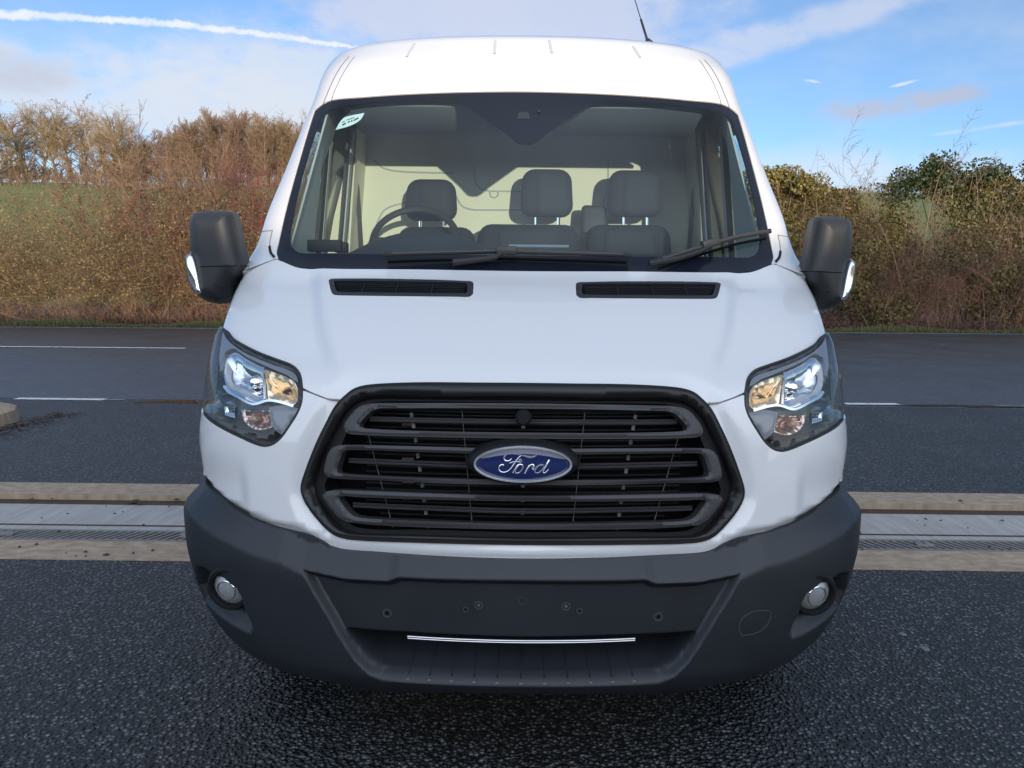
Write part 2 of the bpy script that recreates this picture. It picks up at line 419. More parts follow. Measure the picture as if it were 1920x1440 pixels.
def shell(name, S, outer, m, parent, holes=(), step=.012, push=None, rim=.012, bstep=None, rim_out=True, rows=(), fine=None):
    """A panel lying on surface S, cut to an outline: real triangles, turned-in edges, normals of the true surface."""
    bs = bstep or step
    loops = [dens(outer, bs)] + [dens(h, bs) for h in holes]
    lo, hi = loops[0].min(0), loops[0].max(0)
    gx = np.arange(lo[0], hi[0], step); gz = np.arange(lo[1], hi[1], step * .87)
    G = np.stack(np.meshgrid(gx, gz), -1); G[1::2, :, 0] += step / 2; G = G.reshape(-1, 2)
    if fine is not None:                      # extra points where the relief is fine: (outline, reach, step)
        for L, reach, st in fine:
            l2, h2 = L.min(0) - reach, L.max(0) + reach
            H = np.stack(np.meshgrid(np.arange(l2[0], h2[0], st), np.arange(l2[1], h2[1], st * .87)), -1); H[1::2, :, 0] += st / 2; H = H.reshape(-1, 2)
            H = H[sdist(H, L) < reach]; G = np.concatenate([G[sdist(G, L) >= reach], H])
    k = inside(G, loops[0])
    for h in loops[1:]: k &= ~inside(G, h)
    G = G[k]
    dd = np.min([sdist(G, l) for l in loops], 0); G = G[dd > min(step, bs) * .45]
    pts = []; edges = []; ids = []
    for l in loops:
        n0 = len(pts); pts += [Vector(p) for p in l]; ids.append((n0, len(l)))
        edges += [(n0 + i, n0 + (i + 1) % len(l)) for i in range(len(l))]
    nb = len(pts); pts += [Vector(p) for p in G]
    v, e, f, ov, _, _ = delaunay_2d_cdt(pts, edges, [], 0, 1e-7, True)
    U = np.array([(q.x, q.y) for q in v]); T = np.array([t for t in f if len(t) == 3])
    C = U[T].mean(1); k = inside(C, loops[0])
    for h in loops[1:]: k &= ~inside(C, h)
    T = T[k]
    A = U[T]; ar = (A[:, 1, 0] - A[:, 0, 0]) * (A[:, 2, 1] - A[:, 0, 1]) - (A[:, 1, 1] - A[:, 0, 1]) * (A[:, 2, 0] - A[:, 0, 0])
    T = np.where(ar[:, None] > 0, T, T[:, ::-1])     # facing -y
    def pos(X, z):
        p = S.base(X, z)
        if push is None: return p
        return p - S.frame(S.base, X, z) * push(X, z)[..., None]
    V = pos(U[:, 0], U[:, 1]); Nn = S.frame(pos, U[:, 0], U[:, 1])
    Fa = [tuple(t) for t in T]; used = len(V)
    nf = len(Fa); Vl = list(V); norm = [Nn[i] for t in T for i in t]
    if rim:
        m2 = {}
        for i, o in enumerate(ov):
            for q in o: m2[q] = i
        Nb = S.frame(S.base, U[:, 0], U[:, 1])
        for li, (n0, n) in enumerate(ids):
            idx = [m2[n0 + i] for i in range(n)]
            f0 = len(Vl); Vl += [V[i] for i in idx]; b0 = len(Vl); Vl += [V[i] - Nb[i] * rim for i in idx]
            l = loops[li]; ccw = np.sum(l[:, 0] * np.roll(l[:, 1], -1) - np.roll(l[:, 0], -1) * l[:, 1]) > 0
            if li: ccw = not ccw
            for i in range(n):
                j = (i + 1) % n
                q = (f0 + i, b0 + i, b0 + j, f0 + j) if ccw else (f0 + j, b0 + j, b0 + i, f0 + i)
                Fa.append(q)
    me = mesh_np(name, Vl, Fa, True)
    Vn = np.array(Vl)
    for q in Fa[nf:]:
        a, b, c, d = Vn[list(q)]; nn = np.cross(c - a, d - b); nn /= np.linalg.norm(nn) + 1e-12; norm += [nn] * 4
    me.normals_split_custom_set([tuple(n) for n in norm])
    return link(name, me, m, parent)

def ribbon(name, S, L, width, m, parent, out=.0015, closed=False, depth=.004):
    """thin raised seam lying on a surface along an open line"""
    L = dens(L, .01) if closed else dens_open(L, .01)
    P = S.at(L[:, 0], L[:, 1], -out); N_ = S.frame(S.base, L[:, 0], L[:, 1])
    T = np.gradient(P, axis=0); T /= np.linalg.norm(T, axis=1, keepdims=True) + 1e-9
    B = np.cross(T, N_); n = len(P)
    V = np.concatenate([P + B * width / 2, P - B * width / 2, P - B * width / 2 - N_ * depth, P + B * width / 2 - N_ * depth])
    Fa = []
    for i in range(n if closed else n - 1):
        j = (i + 1) % n
        for a, b in ((0, 1), (1, 2), (3, 0)): Fa.append((a * n + i, a * n + j, b * n + j, b * n + i))
    mb = MB().add(V, Fa); return mb.build(name, m, parent)
def dens_open(L, step):
    out = []
    n = len(L)
    for i in range(n - 1):
        p0, p1, p2, p3 = L[max(i - 1, 0)], L[i], L[i + 1], L[min(i + 2, n - 1)]
        k = max(1, int(np.linalg.norm(p2 - p1) / step))
        for j in range(k):
            t = j / k; m0, m1 = (p2 - p0) / 2, (p3 - p1) / 2
            out.append((2 * t ** 3 - 3 * t * t + 1) * p1 + (t ** 3 - 2 * t * t + t) * m0 + (-2 * t ** 3 + 3 * t * t) * p2 + (t ** 3 - t * t) * m1)
    out.append(L[-1]); return np.array(out)

# body: height, centre depth, bow, corner depth          (metres; the photographer stands at y = 0)
BODY = Surf([(.56, 2.200, .10, .46), (.62, 2.200, .10, .45), (.67, 2.212, .10, .44), (.85, 2.235, .10, .42), (1.0, 2.262, .09, .42), (1.08, 2.292, .08, .40),
             (1.13, 2.345, .06, .37), (1.2, 2.455, .045, .33), (1.277, 2.60, .03, .28), (1.36, 2.78, .025, .26), (1.436, 2.945, .03, .28),
             (1.5, 3.0, .05, .32), (1.85, 3.215, .06, .31), (2.10, 3.36, .06, .29), (2.20, 3.425, .06, .29), (2.30, 3.51, .07, .29), (2.38, 3.61, .08, .28),
             (2.44, 3.70, .08, .26), (2.475, 3.82, .07, .24), (2.495, 3.92, .06, .22), (2.510, 4.04, .05, .20), (2.518, 4.16, .05, .18)],
            [(.56, .408), (.70, .4005), (.80, .400), (.917, .398), (1.03, .3905), (1.105, .3855), (1.254, .3687), (1.324, .3587), (1.441, .3369), (1.525, .3207),
             (1.652, .3074), (1.836, .2845), (2.05, .2604), (2.183, .2462), (2.26, .240), (2.33, .2325), (2.40, .2205), (2.44, .2037), (2.475, .164), (2.495, .130), (2.510, .075), (2.518, .03)], .008)
BUMP = Surf([(.10, 2.42, .05, .36), (.16, 2.34, .06, .38), (.2, 2.265, .07, .40), (.245, 2.205, .09, .42), (.30, 2.178, .10, .43), (.57, 2.172, .11, .44), (.66, 2.178, .11, .45), (.9, 2.20, .11, .46)],
            [(.10, .325), (.16, .343), (.22, .358), (.307, .381), (.35, .393), (.397, .4016), (.473, .412), (.591, .4205), (.678, .4215), (.741, .415), (.80, .405), (.9, .40)], .010)
# ------------------------------------------------------------------ the van
VAN = empty('van', (0, 4.6, 0))
tag(VAN, 'white high-roofed panel van with dark grey bumper, parked nose-on in front of the camera', 'van')
def P(*pts): return list(pts)
Bt = BODY.trace

# outlines traced on the body (left half, centre to centre)
HL = P((412, 611), (417, 615), (437, 635), (457, 647), (486, 661), (515, 672), (544, 683), (556, 693), (563.5, 708), (567, 730), (565.5, 751), (558, 772), (542, 798),
       (527, 819), (511, 832), (495, 836), (476, 831), (449, 819), (418, 803.6), (392, 787), (381, 775), ('E', 1.0), ('E', 1.10), ('E', 1.19))
GR_O = P((982, 713), (900, 712.5), (790, 712), (715, 714.5), (680, 718.5), (660, 725.5), (647, 736), (627, 757), (605, 797), (583, 845), (566, 890), (560, 912), (561.5, 928),
         (572, 950), (597, 982), (616, 1000), (634, 1009), (665, 1014), (790, 1019), (982, 1023))
GR_I = P((982, 735), (790, 735), (715, 735), (677, 741), (655, 754), (638, 772), (617, 810), (597, 850), (582, 888), (577, 912), (580, 928), (589, 945), (612, 976), (630, 992), (648, 1000),
         (670, 1003), (790, 1006.5), (982, 1011))
WS_O = P((982, 507), (800, 504), (567, 500), (522, 486), (519, 468), (540, 376), (562, 296), (589, 207), (603, 196), (622, 188), (680, 182.5), (760, 177), (870, 173), (982, 172))
WS_I = P((982, 478), (800, 476), (572, 474), (555, 470), (546, 460), (542.5, 442), (544, 426), (568, 317), (598, 224), (607, 211.5), (630, 201), (682, 193), (760, 188.5), (870, 185), (982, 184))
SHUT = P((634, 748), (622, 748), (612, 747), (589, 738.5), (567, 730))
BUMP_TOP = P((374, 897), (386, 924), (414, 952), (465, 980), (533, 1002), (567, 1010), (587, 1020), (611, 1033.5), (634, 1039), (702, 1044), (838, 1052), (982, 1056))

hl_o, gr_o, gr_i, ws_o, ws_i = Bt(HL, False), Bt(GR_O), Bt(GR_I), Bt(WS_O), Bt(WS_I)

# soft relief of the pressed panels
crease = Bt(P((600, 506), (604, 560), (618, 640), (640, 700)), False)
gr_lip = dens(gr_o, .02)
btl = Bt(BUMP_TOP, False)
def body_push(X, z):
    xr = np.interp(z, crease[::-1, 1], -crease[::-1, 0])
    d = np.zeros_like(X)
    on = sstep(z, 1.10, 1.19) * (1 - sstep(z, 1.40, 1.46))
    d = d + .017 * sstep(np.abs(X) - xr, -.015, .055) * on
    near = sdist(np.stack([X, z], -1), gr_lip)
    d = d + .016 * (1 - sstep(near, .0, .055)) * (z < 1.16)
    low = z < .85
    if low.any(): d[low] += .030 * (1 - sstep(sdist(np.stack([-np.abs(X[low]), z[low]], -1), btl, False), .0, .036))
    d = d + .012 * sstep(np.abs(X), .92, 1.0) * sstep(z, .62, .70) * (1 - sstep(z, .78, .90))
    return d

# bonnet: windscreen foot, down the wing to the lamps, along the shut line to the grille
i0 = [tuple(p) for p in P((982, 508.5), (800, 505.5), (567, 501.5), (521, 487.5), (514, 487.5), (461, 508))]
A = Bt(i0 + [('E', 1.40), ('E', 1.30), ('E', 1.215)], False)
hu = hl_o[1:10] + np.array([[.0035, .0035]])
Bq = Bt(P((589, 737.2), (612, 745.5), (622, 746.5), (635, 746.5)), False)
Cq = gr_o[[0, 1, 2, 3, 4, 5, 6]][::-1] + np.array([[0, .003]])
half = np.concatenate([A, hu, Bq, Cq[1:]]); half[0, 0] = 0; half[-1, 0] = 0
bon = np.concatenate([half, BODY.flip(half)[1:-1]])
VENT = P((616, 524.5), (623, 522), (750, 522.5), (880, 526.5), (887, 529), (888, 533), (887, 551), (880, 556.5), (860, 556.5), (640, 554), (627, 553), (622, 549))
VENT_I = P((626, 528), (640, 527.5), (760, 529), (872, 531.5), (876.5, 534), (876, 549), (872, 551.5), (760, 550.5), (636, 548.5), (631, 546))
vo, vi = Bt(VENT, False), Bt(VENT_I, False)
shell('bonnet', BODY, bon, M['paint'], VAN, holes=[vo, BODY.flip(vo)], step=.022, bstep=.014, push=body_push, rim=.015)

# front panel round the grille, under the lamps
hb = hl_o[9:21] + np.array([[.0, -.0035]]); hb[:6, 0] += .0035
T1 = Bt(P((634, 749.8), (622, 749.8), (612, 748.8), (589, 740.3)), False)
gi = dens(gr_o, .02)
E1 = np.array([[-float(BODY.Xmax(zz)), zz] for zz in (.985, .93, .85, .80)])
B1 = Bt(BUMP_TOP, False); B1[-1, 0] = 0
gl = gr_o[6:20].copy()
c = gl.mean(0); 
half = np.concatenate([gl[::-1][:-1], np.array([[gr_o[6, 0] - .002, T1[0, 1]]]), T1[1:], hb, E1, B1])
half[0, 0] = 0; half[-1, 0] = 0
fp = np.concatenate([half, BODY.flip(half)[1:-1]])
shell('front_panel', BODY, fp, M['paint'], VAN, step=.020, bstep=.012, push=body_push, rim=.015)

# pillars and roof cap in one pressing, with the windscreen cut out
E2z = [1.405, 1.48, 1.56, 1.65, 1.75, 1.85, 1.95, 2.05, 2.15, 2.22, 2.28, 2.33, 2.37, 2.40, 2.43, 2.45, 2.47, 2.485, 2.495, 2.503, 2.510, 2.515]
E2 = np.array([[-float(BODY.Xmax(zz)), zz] for zz in E2z])
wl = ws_o[3:14].copy(); wl[-1, 0] = 0; wl[:, 0] -= .001; wl[4:, 1] += .002
foot = Bt(P((462, 506), (516, 485.5)), False)
half = np.concatenate([[[0, wl[-1, 1]]], wl[::-1][1:], foot[::-1], E2, [[0, 2.5155]]])
bd = np.concatenate([half, BODY.flip(half)[1:-1]])
shell('body_front', BODY, bd, M['paint'], VAN, step=.022, bstep=.016, rim=.02, push=lambda X, z: 0 * X)

# windscreen
SH = Bt(P((851, 184), (880, 200), (927, 233), (950, 250), (965, 263), (974, 268.5), (982, 270)), False)
ring_i = dens(ws_i, .02)
top = ws_i[np.argsort(np.abs(ws_i[:, 0] - SH[0, 0]) + (ws_i[:, 1] < 2) * 9)[0]]
half_i = np.concatenate([ws_i[:12], SH]); half_i[-1, 0] = 0
inn = np.concatenate([half_i, BODY.flip(half_i)[1:-1]])
GL = shell('windscreen', BODY, inn, M['glass'], VAN, step=.05, bstep=.02, push=lambda X, z: 0 * X + .004, rim=0)
shell('glass_border', BODY, ws_o, M['frit'], GL, holes=[inn], step=.04, bstep=.02, push=lambda X, z: 0 * X + .0035, rim=.006)

# bonnet vents
for L1, L2 in ((vo, vi), (BODY.flip(vo), BODY.flip(vi))):
    fr = shell('bonnet_vent', BODY, L1, M['bumper'], VAN, holes=[L2], step=.012, bstep=.008, rim=.02,
               push=lambda X, z, L1=L1: body_push(X, z) - .003 + .004 * (1 - sstep(sdist(np.stack([X, z], -1), L1), 0, .006)))
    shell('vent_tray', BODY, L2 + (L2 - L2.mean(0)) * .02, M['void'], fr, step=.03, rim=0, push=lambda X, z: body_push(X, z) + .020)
    lo, hi = L2.min(0), L2.max(0); mb = MB()
    for k in range(6):
        t = (k + .7) / 6.4; u0, u1 = L2[0], L2[0]
        zl = [lo[1] + .004 + (hi[1] - lo[1] - .014) * t + (.010 if (xx < 0) == (L1 is vo) else 0) * 0 for xx in (0, 1)]
        xs = np.linspace(lo[0] + .012, hi[0] - .012, 9)
        zbase = np.interp(np.abs(xs), [abs(L2[:, 0]).min(), abs(L2[:, 0]).max()], [0, 0])
        # rows follow the vent's own top and bottom edge
        up = np.array([max(L2[np.abs(L2[:, 0] - x) < .2][:, 1]) for x in xs]); 
        def edge_z(x, top):
            q = dens(L2, .004, False); s_ = q[np.abs(q[:, 0] - x) < .006]
            return s_[:, 1].max() if top else s_[:, 1].min()
        zz = np.array([edge_z(x, False) * (1 - t) + edge_z(x, True) * t for x in xs])
        Pq = BODY.at(xs, zz, body_push(xs, zz) + .007); mb.tube(Pq, .0016, 5)
    for x in np.linspace(lo[0], hi[0], 5)[1:-1]:
        xs = np.array([x, x]); zz = np.array([edge_z(x, False), edge_z(x, True)])
        mb.tube(BODY.at(xs, zz, body_push(xs, zz) + .004), .0028, 5)
    mb.build('vent_slat', M['black'], fr)

# ---- bumper
Pt = BUMP.trace
bt = Pt([(p[0], p[1]) for p in BUMP_TOP[1:]], False)
bt[:, 1] = np.minimum(bt[:, 1], np.array([1] * len(bt))); bt[-1, 0] = 0
E3 = np.array([[-float(BUMP.Xmax(zz)), zz] for zz in (.40, .47, .54, .61, .68, .74, .785)])
low = Pt(P((982, 1301), (840, 1299), (702, 1295), (618, 1279), (533, 1259), (465, 1225), (430, 1195), (408, 1172)), False); low[0, 0] = 0
half = np.concatenate([low, E3, bt]); bo = np.concatenate([half, BUMP.flip(half)[1:-1]])
crs = Pt(P((352, 960), (374, 985), (431, 1019), (482, 1042), (519, 1052), (546, 1067), (567, 1078), (600, 1085), (648, 1091), (726, 1094), (745, 1087), (800, 1089), (982, 1092.5)), False)
PL = Pt(P((982, 1092.5), (800, 1089), (745, 1086.5), (728, 1093.5), (648, 1090), (568, 1073), (585, 1105), (612, 1150), (637, 1194), (700, 1198), (760, 1203), (982, 1212)))
IN = Pt(P((982, 1209), (760, 1200), (690, 1196), (648, 1192), (680, 1236), (703, 1260), (724, 1271), (776, 1276.5), (860, 1280), (982, 1282)))
UN = Pt(P((982, 1092.5), (800, 1089), (745, 1086.5), (728, 1093.5), (648, 1090), (568, 1073), (585, 1105), (612, 1150), (637, 1194), (665, 1237), (690, 1263), (712, 1274.5), (770, 1280), (860, 1284), (982, 1286)))
FG = Pt(P((366, 1062), (382, 1064), (400, 1078), (425, 1092), (443, 1104), (452, 1120), (457, 1141), (468, 1162), (476, 1180), (470, 1189), (450, 1181), (425, 1166), (402, 1147), (384, 1126), (372, 1096)), False)
fog_c = BUMP.hit(420, 1101)
FGs = [FG, BUMP.flip(FG)]
crs_s = crs[np.argsort(-crs[:, 0])]
pl_d, in_d = dens(UN, .02, False), dens(IN, .02, False)
def bump_push(X, z):
    Q = np.stack([X, z], -1); d = np.zeros_like(X)
    zc = np.interp(-np.abs(X), crs[:, 0], crs[:, 1]); u = z - zc
    s_ = .52 * (np.sqrt(np.maximum(u, -1) ** 2 + .006 ** 2) + u) / 2       # upper ledge leans back from the crease
    d = d + np.minimum(s_, .042)
    sp = sd_in(Q, pl_d)
    d = d + .030 * sstep(sp, -.006, .016) * (u < .03)
    si = sd_in(Q, in_d); zl, zh = IN[:, 1].min(), IN[:, 1].max()
    deep = .17 * sstep(z, zl - .01, zl + .105)
    d = d * (1 - sstep(si, -.01, .02)) + (d + deep) * sstep(si, -.01, .02)
    for L in FGs:
        near = (np.abs(X - L[:, 0].mean()) < .3) & (z < .62) & (z > .2)
        if near.any():
            q = Q[near]; s1 = sd_in(q, L); low_ = L[:, 1].min()
            prof = .25 + .75 * sstep(q[:, 1], low_ + .01, low_ + .085)
            d[near] += .055 * sstep(s1, -.004, .022) * prof
    # valley beside the number-plate panel, running down to the intake
    return d
BU = shell('front_bumper', BUMP, bo, M['bumper'], VAN, step=.012, bstep=.010, push=bump_push, rim=.05,
           fine=[(UN, .024, .006), (IN, .02, .006), (FGs[0], .028, .006), (FGs[1], .028, .006)])
# ------------------------------------------------------------------ headlights
def facet(name, color, rough, scale, strength, metal=1.0):
    m = mat(name, color, rough, metal=metal, var=.1, vscale=20)
    nt = m.node_tree; N = nt.nodes; L = nt.links
    tc = N.new('ShaderNodeTexCoord'); vo_ = N.new('ShaderNodeTexVoronoi'); vo_.inputs['Scale'].default_value = scale
    mp = N.new('ShaderNodeMapping'); mp.inputs['Scale'].default_value = (1, 1, .45); L.new(tc.outputs['Object'], mp.inputs[0])
    L.new(mp.outputs[0], vo_.inputs['Vector'])
    bp = N.new('ShaderNodeBump'); bp.inputs['Strength'].default_value = strength; bp.inputs['Distance'].default_value = .02
    L.new(vo_.outputs['Distance'], bp.inputs['Height']); L.new(bp.outputs[0], N['Principled BSDF'].inputs['Normal'])
    return m
M['reflect'] = facet('lamp_reflector', (.92, .93, .95), .09, 15, .28)
M['amber'] = facet('amber_reflector', (.92, .70, .45), .22, 34, .30)
M['amber2'] = facet('side_lamp_reflector', (.62, .44, .36), .2, 60, .3)
M['bezel'] = mat('lamp_bezel', (.20, .22, .25), .25, coat=.3)
M['housing'] = mat('lamp_housing', (.05, .05, .052), .2, coat=.4)
M['bulb'] = mat('amber_bulb', (.40, .20, .09), .1, coat=1)
REF = P((413, 667.5), (418, 658), (433, 651), (457, 665), (489, 681), (489, 745), (474, 752.5), (460, 751), (437, 739), (418, 730), (410, 712), (408.5, 689))
AMB = P((492.5, 685), (515, 693), (534, 700.5), (549, 712), (553, 728), (551.5, 750), (544, 757), (530, 752.5), (515, 748.5), (495, 746.5))
LOW = P((432, 765), (462, 768), (491, 767), (494, 800), (470, 806), (449, 799), (436, 784))
SID = P((400, 759), (421.6, 761.5), (421.6, 782), (402, 776))
TRI = P((492, 762), (520, 757), (553, 765), (536, 800), (520, 818), (500, 800))
WAVE = P((411, 722), (420, 733), (437, 742), (460, 754.5), (474, 756), (495, 749.5), (515, 751), (545, 760))
def lamp(flip):
    fl = (lambda L: BODY.flip(L)) if flip else (lambda L: L)
    o = fl(hl_o); sd = lambda X, z: sd_in(np.stack([X, z], -1), o_d)
    o_d = dens(o, .02)
    H = shell('headlight', BODY, o, M['housing'], VAN, step=.015, rim=0, push=lambda X, z: .004 + .085 * sstep(sd(X, z), 0, .035))
    def bowl(name, pts, m, base, depth, w, parent=H, rim=.01):
        L = fl(Bt(pts, False)); Ld = dens(L, .015)
        return shell(name, BODY, L, m, parent, step=.010, rim=rim, push=lambda X, z: base + depth * sstep(sd_in(np.stack([X, z], -1), Ld), 0, w))
    rf = bowl('reflector', REF, M['reflect'], .022, .055, .075)
    am = bowl('indicator_reflector', AMB, M['amber'], .018, .045, .05)
    bowl('side_lamp', LOW, M['amber2'], .040, .03, .03)
    bowl('reflector', SID, M['reflect'], .035, .015, .02)
    bowl('bezel', TRI, M['bezel'], .030, -.006, .02)
    # upper bezel strip follows the top edge of the lamp
    up = Bt(P((412, 618), (430, 640), (455, 656), (486, 670), (515, 681), (543, 691), (553, 700), (556, 712), (549, 709), (534, 698), (515, 690), (490, 678.5), (457, 662.5), (433, 648.5), (417, 655), (407, 690), (405, 670)), False)
    L = fl(up); shell('bezel', BODY, L, M['bezel'], H, step=.010, rim=.02, push=lambda X, z: 0 * X + .012)
    wv = Bt(WAVE, False); wv = fl(wv) if flip else wv
    ribbon('chrome_trim', BODY, wv, .007, M['chrome'], H, out=-.014, depth=.03)
    dv = Bt(P((490.8, 684), (491.8, 747)), False); dv = fl(dv) if flip else dv
    ribbon('chrome_trim', BODY, dv, .006, M['chrome'], H, out=-.010, depth=.04)
    for (px, py, r, mm) in ((462, 702, .022, M['reflect']), (455, 783, .012, M['bulb'])):
        u = BODY.hit(px, py); u = u * np.array([-1 if flip else 1, 1]); p = BODY.at(u[0], u[1], .05)
        MB().lathe([(.0, -.022), (r * .7, -.016), (r, .0), (r * .9, .02), (0, .03)], p, (0, 1, 0), 20).build('bulb', mm, H)
    shell('lens', BODY, o, M['lens'], H, step=.02, rim=0, push=lambda X, z: 0 * X - .002 + .006 * (1 - sstep(sd(X, z), 0, .014)))
    se = np.concatenate([hl_o[1:21]]); se = fl(se) if flip else se
    ribbon('seal', BODY, se, .007, M['rubber'], H, out=-.001, depth=.03)
    return H
lamp(False); lamp(True)

# ------------------------------------------------------------------ grille
go, gI = Bt(GR_O), Bt(GR_I)
god = dens(go, .015)
def inset(L, d):
    L = dens(L, .012); t = np.roll(L, -1, 0) - np.roll(L, 1, 0); n = np.stack([-t[:, 1], t[:, 0]], -1); n /= np.linalg.norm(n, axis=1, keepdims=True)
    a = np.sum(L[:, 0] * np.roll(L[:, 1], -1) - np.roll(L[:, 0], -1) * L[:, 1]); return L + n * d * np.sign(a)
gm = inset(go, .013)
M['gframe'] = mat('grille_frame_plastic', (.012, .012, .013), .42, var=.15, vscale=7, bump=.3, bscale=1100)
M['gbar'] = mat('grille_bar_plastic', (.040, .040, .043), .40, var=.15, vscale=7, bump=.3, bscale=1100)
GF = shell('grille', BODY, go, M['black'], VAN, holes=[gm], step=.012, bstep=.010, rim=.035, push=lambda X, z: 0 * X + .010)
shell('grille_frame', BODY, gm, M['gframe'], GF, holes=[gI], step=.012, bstep=.010, rim=.035,
           push=lambda X, z: .002 + .034 * sstep(sdist(np.stack([X, z], -1), god), .018, .038))
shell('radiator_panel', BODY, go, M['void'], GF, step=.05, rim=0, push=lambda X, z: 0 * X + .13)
shell('surround', BODY, gI + (gI - gI.mean(0)) * .03, M['black'], GF, holes=[Bt(P((982, 742), (720, 742), (680, 750), (660, 766), (630, 830), (604, 890), (594, 914), (602, 936), (628, 972), (660, 994), (800, 998), (982, 1003)))], step=.02, rim=.09, push=lambda X, z: 0 * X + .045)
LO = [P((982, 752), (715, 752), (682, 755.5), (665, 763), (650, 779), (639.5, 795), (638.5, 803), (645, 811), (660, 814.5), (790, 819), (982, 822)),
      P((982, 842), (790, 837.5), (640, 834.5), (622, 837.5), (612, 845), (605, 862), (600.5, 882), (602.5, 891), (614, 897.5), (715, 902.5), (815, 907.5), (982, 911)),
      P((982, 932), (765, 925.5), (640, 921), (612, 922), (601, 925.5), (597.5, 932), (602, 941), (617, 960), (632, 974), (648, 981), (715, 987.5), (982, 995))]
LI = [P((982, 762.5), (715, 762.5), (695, 767), (681, 779), (669, 793), (669.5, 799), (680, 802.5), (790, 807.5), (982, 810.5)),
      P((982, 853), (790, 848), (648, 844), (638, 848), (632, 860), (626, 881), (628, 887.5), (640, 890.5), (815, 898.5), (982, 901)),
      P((982, 942), (790, 938.5), (665, 934), (634, 932.5), (630, 937.5), (640, 952), (650, 964), (662, 971), (690, 975), (800, 980), (982, 985))]
for a, b in zip(LO, LI):
    a, b = Bt(a), Bt(b); ad, bd_ = dens(a, .012), dens(b, .012)
    def pr(X, z, ad=ad, bd_=bd_):
        Q = np.stack([X, z], -1); e = np.minimum(sdist(Q, ad), sdist(Q, bd_))
        return .012 + .010 * (1 - np.sqrt(np.clip(1 - (1 - np.clip(e / .012, 0, 1)) ** 2, 0, 1))) + .0
    shell('grille_bar', BODY, a, M['gbar'], GF, holes=[b], step=.008, bstep=.007, rim=.035, push=pr)
for k, pts in enumerate((P((682, 780.5), (840, 783.5), (982, 785.5)), P((640, 864.5), (740, 868.5), (876, 873.5)), P((648, 951), (790, 957), (982, 963)))):
    L = Bt(pts, False)
    L2 = L[::-1].copy(); L2[:, 0] *= -1
    sets = [np.concatenate([L[:-1], [[0, L[-1, 1]]], L2[1:]])] if k != 1 else [L, L2]
    for q in sets:
        mb = MB(); q = dens_open(q, .02)
        for dz in (.0022, -.0058): mb.tube(BODY.at(q[:, 0], q[:, 1] + dz, .055), .0036 if dz > 0 else .0040, 6)
        mb.build('grille_slat', M['gbar'], GF)
# pegs and wires of the shutter behind the bars
mb = MB(); mw = MB()
M['peg'] = mat('grey_peg', (.14, .14, .145), .5)
def col_px(px0, px1, ys, r, m_, dep):
    for y0, y1 in ys:
        for fl in (1, -1):
            a, b = (BODY.hit(px0 + (px1 - px0) * (q - 735) / 260, q) for q in (y0, y1))
            A_, B_ = BODY.at(a[0] * fl, a[1], dep), BODY.at(b[0] * fl, b[1], dep); m_.tube([A_, B_], r, 6)
gaps = [(738, 744), (765, 775), (788, 800), (820, 830), (852, 862), (878, 888), (912, 920), (942, 949), (966, 973), (994, 998)]
col_px(756, 792, gaps, .0055, mb, .075); col_px(860, 880, [(738, 1000)], .0012, mw, .085); col_px(650, 720, [(815, 1000)], .0012, mw, .085)
for y0, y1 in gaps[:4] + gaps[6:]:
    a, b = BODY.hit(983, y0), BODY.hit(983, y1); mb.tube([BODY.at(0, a[1], .075), BODY.at(0, b[1], .075)], .006, 6)
for fl in (1, -1): pass
mb.each('shutter_peg', M['peg'], GF); mw.each('shutter_rod', M['peg'], GF)
mb = MB()
for k in range(22):                          # shutter blades deep behind
    py = 742 + k * 12; a, b = BODY.hit(660 if py < 960 else 690, py), BODY.hit(982, py)
    xs = np.linspace(a[0], -a[0], 11); mb.tube(BODY.at(xs, np.full(11, b[1]) , .112), .0034, 5)
mb.each('shutter_blade', M['black'], GF)
M['fixing'] = mat('worn_grey_fixing', (.055, .058, .064), .4)
M['dullchrome'] = mat('dull_chrome', (.60, .61, .63), .28, metal=1)
M['copper'] = mat('copper_pipe', (.07, .05, .04), .4, metal=.6)
mb = MB()
for py in (792, 866, 911, 942, 963):
    a, b = BODY.hit(738, py), BODY.hit(762, py); mb.tube([BODY.at(a[0], a[1], .10), BODY.at(b[0], b[1], .10)], .009, 8)
mb.each('pipe', M['copper'], GF)
# round sensor above the badge
u = BODY.hit(984, 782); p = BODY.at(0, u[1], .02)
MB().lathe([(0, -.012), (.016, -.012), (.019, -.008), (.019, .0), (.023, .0), (.024, .05), (0, .05)], p, (0, 1, 0), 28).build('sensor', M['black'], GF)

